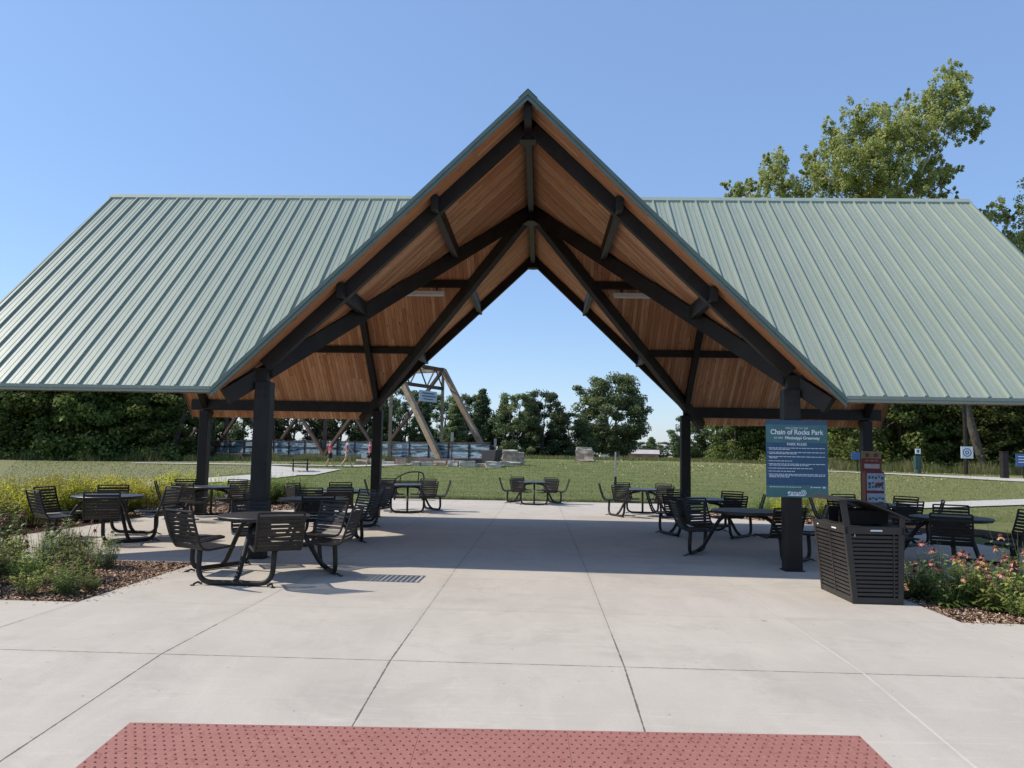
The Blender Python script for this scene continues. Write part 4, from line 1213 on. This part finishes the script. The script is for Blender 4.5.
# tall cottonwood rising behind the right wing
def px(x, y, D):
    """where a sight-line measured on site meets distance D (used to survey the crown)"""
    qx, qy = x - 512, y - 384; c_, s_ = math.cos(.0179), math.sin(.0179)
    X, Y = qx * c_ + qy * s_, -(-qx * s_ + qy * c_)
    f_ = 768 * math.cos(.0871) - Y * math.sin(.0871); u_ = 768 * math.sin(.0871) + Y * math.cos(.0871)
    wx = X * math.cos(.0374) - f_ * math.sin(.0374); wy = X * math.sin(.0374) + f_ * math.cos(.0374)
    return (wx / wy * D, D, 1.65 + u_ / wy * D)
random.seed(77)
cw = empty('cottonwood_tree', (37.6, 66.5, terr(37.6, 66.5)), 0, 'tall sunlit cottonwood with ragged crown rising above the right half of the roof', 'tree')
cr = MB(); tb = MB()
blobs = [(727, 186, 4, 7), (730, 195, 6, 5), (748, 182, 4, 6), (765, 160, 5, 5), (783, 160, 5, 8), (741, 190, 6, 9), (737, 197, 7, 6), (753, 188, 6, 9), (757, 198, 7, 6), (775, 168, 11, 15), (768, 180, 9, 9), (785, 186, 10, 9), (779, 196, 14, 8), (800, 190, 14, 10), (812, 155, 9, 8), (818, 170, 12, 12), (806, 172, 7, 5), (824, 184, 16, 14),
         (830, 128, 7, 9), (838, 145, 13, 14), (846, 165, 18, 16), (853, 113, 8, 8), (862, 132, 16, 16), (870, 155, 20, 20), (858, 184, 22, 16), (880, 110, 11, 8), (888, 128, 15, 14), (894, 150, 18, 18), (890, 175, 20, 14), (882, 192, 26, 10),
         (906, 95, 5, 5), (912, 112, 14, 12), (918, 132, 16, 14), (925, 150, 10, 9), (918, 186, 14, 9), (935, 95, 11, 12), (940, 112, 14, 13), (932, 126, 14, 10), (949, 72, 8, 9), (956, 80, 9, 10), (953, 95, 10, 10), (962, 92, 8, 8), (960, 112, 12, 10), (958, 128, 12, 9), (972, 122, 11, 9), (979, 114, 7, 7), (980, 130, 7, 7), (967, 139, 9, 5), (940, 142, 10, 5),
         (934, 172, 9, 6), (926, 166, 10, 9), (930, 180, 13, 8), (940, 160, 6, 6), (948, 168, 9, 5), (957, 171, 6, 6), (941, 184, 10, 5), (952, 179, 5, 4), (930, 194, 12, 6), (944, 197, 8, 4), (953, 194, 4, 4), (905, 200, 16, 8), (860, 205, 30, 10),
         (986, 214, 5, 8), (997, 205, 6, 6), (999, 216, 9, 8), (1012, 217, 9, 4), (1018, 208, 4, 4), (1010, 236, 10, 5), (1020, 244, 9, 8), (1030, 236, 12, 12), (1040, 215, 14, 12), (1050, 190, 16, 16), (1035, 260, 20, 14), (1065, 230, 20, 20), (1000, 275, 22, 16), (960, 290, 30, 20), (1050, 300, 30, 24), (990, 330, 30, 20), (920, 250, 30, 20)]
DC = 66
sc = DC / 768
hub = Vector(px(900, 262, DC)) - cw.location
h2_ = Vector(px(1000, 300, DC)) - cw.location
tb.tube([(hub.x * .3, 0, hub.z * .45), h2_.lerp(hub, .2), h2_], [.35, .28, .2], 8)
lt = MB(); lt.tube([(0, 0, -.3), (hub.x * .3, 0, hub.z * .45)], [.34, .3], 10); lt.build('trunk', M['bark'], cw, smooth=True)
tb.tube([(hub.x * .3, 0, hub.z * .45), hub], [.3, .25], 8)
main = [(860, 165), (900, 140), (955, 95), (958, 118), (830, 180), (778, 180), (940, 185), (1012, 218), (1050, 210), (890, 190), (745, 195)]
for a, b in main:
    t = Vector(px(a, b, DC + random.uniform(-2, 2))) - cw.location
    h2 = hub if a < 990 else Vector(px(1000, 300, DC)) - cw.location
    m1 = h2.lerp(t, .55) + Vector((-.9 if a > 920 else 0, random.uniform(-1, 1), -abs(t.x - h2.x) * .10))
    tb.tube([h2, m1, t], [.15, .09, .03], 7)
for (a, b, rx, ry) in blobs:
    dd = DC + random.uniform(-3.0, 3.0)
    c = Vector(px(a, b, dd)) - cw.location
    R1 = rx * sc; R2 = ry * sc
    nn = max(6, int(rx * ry / 3.3))
    for q in range(nn):
        e = Vector((random.gauss(0, .58) * R1, random.gauss(0, .7) * R1, random.gauss(0, .58) * R2))
        qq = min(R1, R2, 1.0) * random.uniform(.28, .55)
        leaf_cloud(cr, c + e, (qq * .85, qq, qq * 1.2), 34, .105, random.uniform(.15, .75))
    if a < 1024 and b < 230:
        k_ = min(main, key=lambda p: (p[0] - a) ** 2 + (p[1] - b) ** 2)
        s0 = Vector(px(k_[0], k_[1], DC)) - cw.location
        tb.tube([s0, c], [.07, .02], 4)
tb.build('limb', M['bark_pale'], cw, smooth=True)
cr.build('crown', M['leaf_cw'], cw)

# undergrowth, weeds and grass
random.seed(9)
m = MB()
for k in range(240):
    t = k / 240; x = -74 + 62 * t + random.uniform(-.5, .5); y = 62.3 + random.uniform(-.8, .9); lw_ = 1 if x < -30 else .3
    leaf_cloud(m, (x, y, .15 + random.uniform(0, .8) * lw_), (.8, .6, random.uniform(.5, 1.1) * (.35 + .65 * lw_)), 75, .14, random.uniform(.05, .5))
for k in range(240):
    t = k / 240; x = 24 + 50 * t; y = 68.5 - 5 * t + random.uniform(-.8, .8)
    if x < 30: y = 84 + random.uniform(-1, 1)
    leaf_cloud(m, (x, y, .4 + random.uniform(0, .6)), (.8, .6, random.uniform(.5, 1.0)), 75, .14, random.uniform(.1, .7))
for k in range(150):
    x = -40 + 60 * k / 150; leaf_cloud(m, (x, 92 + random.uniform(-1, 1), .2), (1.0, .7, 1.0), 60, .2, random.uniform(.05, .5))
tag(m.build('undergrowth', M['leaf']), 'dense low green undergrowth along the foot of the woods', 'undergrowth', kind='stuff')
def blade(m, x, y, z, h, w, tint, lean=.25):
    a = random.uniform(0, 6.28); l = h * random.uniform(0, lean); c = random.uniform(0, 6.28)
    dx_, dy_ = math.cos(a) * w, math.sin(a) * w
    b = len(m.v)
    m.v += [(x - dx_, y - dy_, z), (x + dx_, y + dy_, z), (x + math.cos(c) * l + dx_ * .6, y + math.sin(c) * l + dy_ * .6, z + h * .6), (x + math.cos(c) * l * 1.8, y + math.sin(c) * l * 1.8, z + h)]
    m.f.append((b, b + 1, b + 2, b + 3)); m.mi.append(0); m.col += [tint] * 4
m = MB()
for k in range(15000):
    x = random.uniform(-66, -10); y = random.gauss(62.2, .6)
    if x > -24: y = random.gauss(61.8, .9)
    p = noise.noise((x * .6, y * .3, 0))
    blade(m, x, y, terr(x, y), random.uniform(.2, .7) * (1 + 1.2 * p), .015, min(1, max(0, .45 + .5 * p + random.uniform(-.2, .2))))
for k in range(15000):
    x = random.uniform(24, 75); y = random.gauss(66.0 - (x - 25) * .05, .9)
    p = noise.noise((x * .6, y * .3, 5))
    blade(m, x, y, terr(x, y), random.uniform(.3, .95) * (1 + .8 * p), .015, min(1, max(0, .5 + .5 * p + random.uniform(-.2, .2))))
for k in range(9000):
    x = random.uniform(-12, 26); y = random.gauss(81 if x < 10 else 84, 2.0)
    blade(m, x, y, terr(x, y), random.uniform(.15, .5), .025, random.uniform(.2, .9))
tag(m.build('tall_weeds', M['weed']), 'tall dry weeds and grasses along the wood edge', 'weeds', kind='stuff')
m = MB()
k = 0
while k < 60000:
    y = 24 + 45 * random.random() ** 1.7; x = random.uniform(-.62 * y - 2, .60 * y + 2) - .04 * y
    if -6.3 < x < 5.2 and y < 29.0: continue
    if any(inpoly(x, y, P) for P in (beds[3], beds[5])): continue
    if y < 26.5 and -9.5 < x < 9: continue
    k += 1
    blade(m, x, y, terr(x, y) - .01, random.uniform(.035, .10), .006 + .0005 * (y - 24), random.random(), .8)
for k in range(5000):
    x = random.uniform(-5.8, 5.2); y = 28.92 + abs(random.gauss(0, .12))
    blade(m, x, y, terr(x, y) - .01, random.uniform(.10, .22), .008, random.random(), .8)
tag(m.build('grass', M['blade']), 'short mown grass of the park lawn', 'grass', kind='stuff')
m = MB()
for k in range(1000):
    y = random.gauss(63, 9); x = random.gauss(20, 9) if k % 4 else random.uniform(-20, 35)
    if y < 32 or y > 82: continue
    z = terr(x, y) + .07; a = random.uniform(0, 6.28); s = random.uniform(.035, .085)
    n_ = Vector((random.gauss(0, .5), random.gauss(-.3, .5), 1)).normalized(); u_ = n_.orthogonal().normalized(); w_ = n_.cross(u_)
    p = Vector((x, y, z)); m.add([p + u_ * s, p + w_ * s * .7, p - u_ * s, p - w_ * s * .7], [(0, 1, 2, 3)])
tag(m.build('fallen_leaves', simple('pale_leaf', (.36, .31, .15), .8, 0, .3, 1)), 'pale fallen leaves scattered on the lawn crest', 'fallen leaves', kind='stuff')

# ------------------------------------------------------------------ planting
def leaf_strip(m, p, d, L, w, droop, tint, n=3):
    """one narrow leaf bending down"""
    d = Vector(d).normalized(); side = d.cross(Vector((0, 0, 1)))
    side = side.normalized() if side.length > .01 else Vector((1, 0, 0))
    b = len(m.v); q = Vector(p)
    for i in range(n + 1):
        t = i / n; ww = w * (math.sin(math.pi * (.12 + .88 * t)) if i < n else .05)
        m.v += [tuple(q - side * ww), tuple(q + side * ww)]; m.col += [tint, tint]
        d = (d + Vector((0, 0, -droop))).normalized(); q = q + d * (L / n)
    for i in range(n):
        m.f.append((b + 2 * i, b + 2 * i + 1, b + 2 * i + 3, b + 2 * i + 2)); m.mi.append(0)
def make_shrub(seed, h, r, n, mat, name, lw=.013, ll=.09):
    random.seed(seed)
    root = empty(name, (0, 0, 0)); m = MB(); st = MB()
    for k in range(n):
        a = random.uniform(0, 6.28); rr = r * math.sqrt(random.random()) * .8
        bx, by = math.cos(a) * rr * .5, math.sin(a) * rr * .5
        tx, ty = math.cos(a) * rr * 1.2, math.sin(a) * rr * 1.2
        hh = h * random.uniform(.65, 1.08) * (1 - .30 * (rr / r) ** 2)
        st.tube([(bx, by, 0), (tx, ty, hh)], [.004, .002], 3, False)
        for q in range(15):
            t = random.uniform(.2, 1)
            p = (bx + (tx - bx) * t, by + (ty - by) * t, hh * t)
            b_ = random.uniform(0, 6.28)
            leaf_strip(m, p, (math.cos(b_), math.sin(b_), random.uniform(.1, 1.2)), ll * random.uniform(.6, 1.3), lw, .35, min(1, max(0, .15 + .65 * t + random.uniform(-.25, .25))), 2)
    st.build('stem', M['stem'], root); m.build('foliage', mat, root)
    reg(root); return root
Y1 = make_shrub(1, .92, .66, 110, M['leaf_yel'], 'low_shrub')
Y2 = make_shrub(2, .78, .58, 90, M['leaf_yel'], 'low_shrub')
G1 = make_shrub(3, .55, .40, 50, M['leaf_bed'], 'perennial_plant')
def place(pr, x, y, z, rz, s, label, cat, group, state={}):
    if pr.name not in state:
        state[pr.name] = 1; o = pr; o.location = (x, y, z); o.rotation_euler = (0, 0, rz); o.scale = (s, s, s); o['label'] = label; o['group'] = group
    else: o = copy_tree(pr, (x, y, z), rz, s, label, group)
    o['category'] = cat; return o
random.seed(31)
for k in range(66):
    y = 11.6 + 14.5 * (k / 66) + random.uniform(-.4, .4); x = -10.1 - random.random() ** 1.3 * (2.2 + (y - 11) * .22)
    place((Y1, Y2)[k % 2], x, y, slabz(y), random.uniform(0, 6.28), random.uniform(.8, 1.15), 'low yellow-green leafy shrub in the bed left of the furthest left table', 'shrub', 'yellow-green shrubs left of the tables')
Y3 = make_shrub(8, .85, .45, 60, foliage('green_shrub_leaf', (.08, .12, .02), (.20, .27, .05), (.38, .42, .08), .45), 'low_shrub')
for k in range(8):
    x = -7.6 - random.uniform(0, 1.1) ; y = 24.0 + random.uniform(-.4, 1.2)
    place(Y3, x, y, slabz(y), random.uniform(0, 6.28), random.uniform(.9, 1.25), 'bright green leafy shrub behind the tables, seen right of the left front post', 'shrub', 'green shrubs behind the left tables')
for k in range(13):
    x = 5.9 + random.uniform(0, 2.8); y = 22.4 + random.uniform(-.6, 1.6)
    place((Y2, Y3)[k % 2], x, y, slabz(y), random.uniform(0, 6.28), random.uniform(.6, .95), 'low yellow-green plant behind the tables, between the right rear post and the rules board', 'shrub', 'green plants behind the right tables')

M['petal_dark'] = simple('dark_petal', (.20, .045, .05), .7, 0, .5, 25)
def make_flower(seed, h, n, nf, petal):
    random.seed(seed)
    root = empty('coneflower_plant', (0, 0, 0)); st = MB(); lf = MB(); heads = []
    for k in range(n):
        a = random.uniform(0, 6.28); r0 = random.uniform(0, .10); r1 = r0 + random.uniform(.02, .26)
        hh = h * random.uniform(.55, 1.1)
        p = [Vector((math.cos(a) * r0, math.sin(a) * r0, 0)), Vector((math.cos(a) * (r0 + r1) * .5, math.sin(a) * (r0 + r1) * .5, hh * .55)), Vector((math.cos(a) * r1, math.sin(a) * r1, hh))]
        st.tube(p, [.004, .0032, .0025], 4, False)
        for q in range(9):
            t = random.uniform(.08, .82) ** 1.2; c = p[0].lerp(p[1], t * 2) if t < .5 else p[1].lerp(p[2], t * 2 - 1)
            b_ = random.uniform(0, 6.28)
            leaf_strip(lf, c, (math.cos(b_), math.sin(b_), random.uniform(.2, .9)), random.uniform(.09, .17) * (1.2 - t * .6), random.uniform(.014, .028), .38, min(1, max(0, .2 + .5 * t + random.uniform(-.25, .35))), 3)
        if k < nf: heads.append((p[2], (p[2] - p[1]).normalized()))
    for k in range(26):
        b_ = random.uniform(0, 6.28)
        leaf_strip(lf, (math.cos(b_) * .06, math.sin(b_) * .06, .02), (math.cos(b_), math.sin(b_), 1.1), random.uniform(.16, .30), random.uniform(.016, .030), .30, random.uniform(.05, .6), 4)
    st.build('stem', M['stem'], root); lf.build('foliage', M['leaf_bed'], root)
    for j, (c, d) in enumerate(heads):
        f = MB(); n8 = 9
        rings = [(.012, -.008), (.025, .0), (.026, .015), (.017, .030), (.004, .035)]
        vs = [(r * math.cos(2 * math.pi * i / n8), r * math.sin(2 * math.pi * i / n8), z) for r, z in rings for i in range(n8)]
        f.add(vs, [(q * n8 + i, q * n8 + (i + 1) % n8, (q + 1) * n8 + (i + 1) % n8, (q + 1) * n8 + i) for q in range(4) for i in range(n8)])
        f.cur = 1
        for i in range(13):
            if random.random() < .15: continue
            t = 2 * math.pi * i / 13 + random.uniform(-.1, .1); dr = random.uniform(.35, 1.1); L = random.uniform(.032, .055)
            c0 = Vector((math.cos(t), math.sin(t), 0)); s0 = Vector((-math.sin(t), math.cos(t), 0))
            a0 = c0 * .017; a1 = a0 * 1.2 + (c0 * math.cos(dr) + Vector((0, 0, -math.sin(dr)))) * L
            f.add([a0 - s0 * .005, a0 + s0 * .005, a1 + s0 * .008, a1 - s0 * .008], [(0, 1, 2, 3)], mi=1)
        q = Vector((0, 0, 1)).rotation_difference(d)
        o = f.build('flower_head', [M['cone'], petal if j % 3 else M['petal_dry']], root)
        o.location = c; o.rotation_mode = 'QUATERNION'; o.rotation_quaternion = q
    reg(root); return root
F1 = make_flower(1, .66, 13, 4, M['petal']); F2 = make_flower(2, .56, 11, 3, M['petal_dry']); F3 = make_flower(3, .84, 11, 4, M['petal'])
F4 = make_flower(4, .70, 12, 3, M['petal_dark']); F5 = make_flower(5, .80, 12, 2, M['petal_dark'])
G2 = make_shrub(6, .78, .36, 60, foliage('silver_leaf', (.10, .14, .05), (.28, .33, .13), (.52, .54, .24), .45), 'perennial_plant', .010, .10)
LF = 'leafy coneflower plant with faded pink heads in the bed beside the litter bin'; GF = 'coneflowers in the right bed'
LFL = 'leafy perennial with dark flower heads in the bed at the left edge'; GFL = 'perennials in the left bed'
random.seed(13)
RB = [(4.50, 9.45, F2, .9), (4.62, 9.0, F1, .75), (4.85, 9.55, F1, 1.0), (4.80, 9.15, F1, .95), (4.98, 8.85, F2, .95), (5.1, 9.35, G1, .9), (5.25, 9.0, F1, .9), (5.2, 9.7, F2, 1.0), (5.45, 9.3, F2, .9), (5.38, 8.75, F2, .85), (5.55, 9.05, F3, .95), (5.7, 9.5, F3, 1.0),
      (5.68, 8.75, F3, .85), (5.85, 9.1, F1, 1.0), (6.0, 8.7, G1, 1.0), (6.05, 9.4, F3, .95), (5.9, 8.42, F1, .7), (6.2, 8.95, F1, 1.0), (6.4, 9.3, F2, 1.0), (6.45, 8.6, F3, .9), (4.7, 9.85, G1, .75), (5.0, 10.1, F2, .7), (5.6, 10.1, F1, .7), (6.2, 10.0, F2, .8), (5.12, 8.55, G1, .42), (5.42, 8.45, G1, .45), (5.65, 8.4, G1, .55)]
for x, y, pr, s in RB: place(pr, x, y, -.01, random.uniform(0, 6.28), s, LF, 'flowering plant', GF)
for k in range(26):
    y = 8.35 + random.random() * 2.3
    x = -5.75 - random.random() * 2.6 - .25 * (y - 8.3)
    fs_ = .60 + .45 * min(1, max(0, (-6.1 - x) / 1.3))
    place((F4, G2, F5, G1, G2, G1)[k % 6], x, y, -.01, random.uniform(0, 6.28), random.uniform(.9, 1.25) * fs_, LFL, 'flowering plant', GFL)
for x, y, pr, s in ((-5.12, 8.38, G1, .55), (-5.3, 8.5, F4, .55), (-5.45, 8.8, G1, .6), (-5.3, 9.1, F4, .5), (-5.6, 9.3, G1, .8), (-5.02, 8.65, G1, .35), (-5.55, 8.35, G1, .5), (-6.3, 8.3, Y2, .7), (-6.6, 8.5, Y1, .75), (-6.0, 10.4, F4, .7), (-6.35, 10.6, F5, .7), (-7.6, 9.6, Y1, .75), (-8.0, 9.0, Y2, .8), (-7.9, 10.3, Y1, .8), (-5.75, 10.2, G2, .6)):
    place(pr, x, y, -.01, random.uniform(0, 6.28), s, LFL if pr not in (Y1, Y2) else 'low yellow-green shrub at the front of the left edge bed', 'flowering plant' if pr not in (Y1, Y2) else 'shrub', GFL if pr not in (Y1, Y2) else 'yellow-green shrubs in the left edge bed')
# dried leaves on the slab by the second table
m = MB(); random.seed(4)
for k in range(9):
    x = -7.4 + random.uniform(-.55, .6); y = 12.35 + random.uniform(-.6, .5); s = random.uniform(.03, .055)
    c = Vector((x, y, slabz(y) + .022)); n_ = 7
    vs = [c + Vector((math.cos(t) * s * random.uniform(.5, 1.1), math.sin(t) * s * random.uniform(.5, 1.1), random.uniform(-.018, .02))) for t in [i * 6.283 / n_ for i in range(n_)]] + [c + Vector((0, 0, .012))]
    m.add(vs, [(i, (i + 1) % n_, n_) for i in range(n_)])
tag(m.build('dry_leaves', M['dry_leaf']), 'curled dry brown leaves lying on the slab by the furthest left table', 'dry leaves', kind='stuff')

# ------------------------------------------------------------------ light, sky, camera
travel = Vector((.9605, -.03, -1)).normalized()
sl = bpy.data.lights.new('sun', 'SUN'); sl.energy = 4.9; sl.angle = R(.53); sl.color = (1, .935, .83)
so = bpy.data.objects.new('sun', sl); link(so); so.rotation_euler = travel.to_track_quat('-Z', 'Y').to_euler()
w = bpy.data.worlds.new('World'); scn.world = w; w.use_nodes = True
nt = w.node_tree; bg = nt.nodes['Background']
sky = nt.nodes.new('ShaderNodeTexSky'); sky.sky_type = 'NISHITA'; sky.sun_disc = False
sky.sun_elevation = math.asin(-travel.z); sky.sun_rotation = math.atan2(-travel.x, -travel.y)
sky.altitude = 150; sky.air_density = 1.0; sky.dust_density = .6; sky.ozone_density = 2.0
hsv = nt.nodes.new('ShaderNodeHueSaturation'); hsv.inputs['Saturation'].default_value = 1.16; hsv.inputs['Value'].default_value = 1.15
nt.links.new(sky.outputs[0], hsv.inputs['Color']); hz = nt.nodes.new('ShaderNodeMix'); hz.data_type = 'RGBA'; hz.inputs[0].default_value = .42; hz.inputs[7].default_value = (2.6, 3.85, 6.6, 1)
nt.links.new(hsv.outputs[0], hz.inputs[6]); nt.links.new(hz.outputs[2], bg.inputs[0]); bg.inputs[1].default_value = .15

cam = bpy.data.cameras.new('camera'); co = bpy.data.objects.new('camera', cam); link(co)
cam.lens = 27.0; cam.sensor_width = 36; cam.clip_end = 4000; cam.clip_start = .05
yaw, pit, rol = .0374, .0871, .0179
fw = Vector((-math.sin(yaw) * math.cos(pit), math.cos(yaw) * math.cos(pit), math.sin(pit)))
rt = Vector((math.cos(yaw), math.sin(yaw), 0)); upv = rt.cross(fw)
r2 = rt * math.cos(rol) + upv * math.sin(rol); u2 = upv * math.cos(rol) - rt * math.sin(rol)
mm = Matrix((r2, u2, -fw)).transposed().to_4x4(); mm.translation = (0, 0, H0)
co.matrix_world = mm
scn.camera = co
scn.view_settings.view_transform = 'Standard'; scn.view_settings.look = 'None'; scn.view_settings.exposure = 0
scn.cycles.use_denoising = True
scn.cycles.max_bounces = 8; scn.cycles.transparent_max_bounces = 8
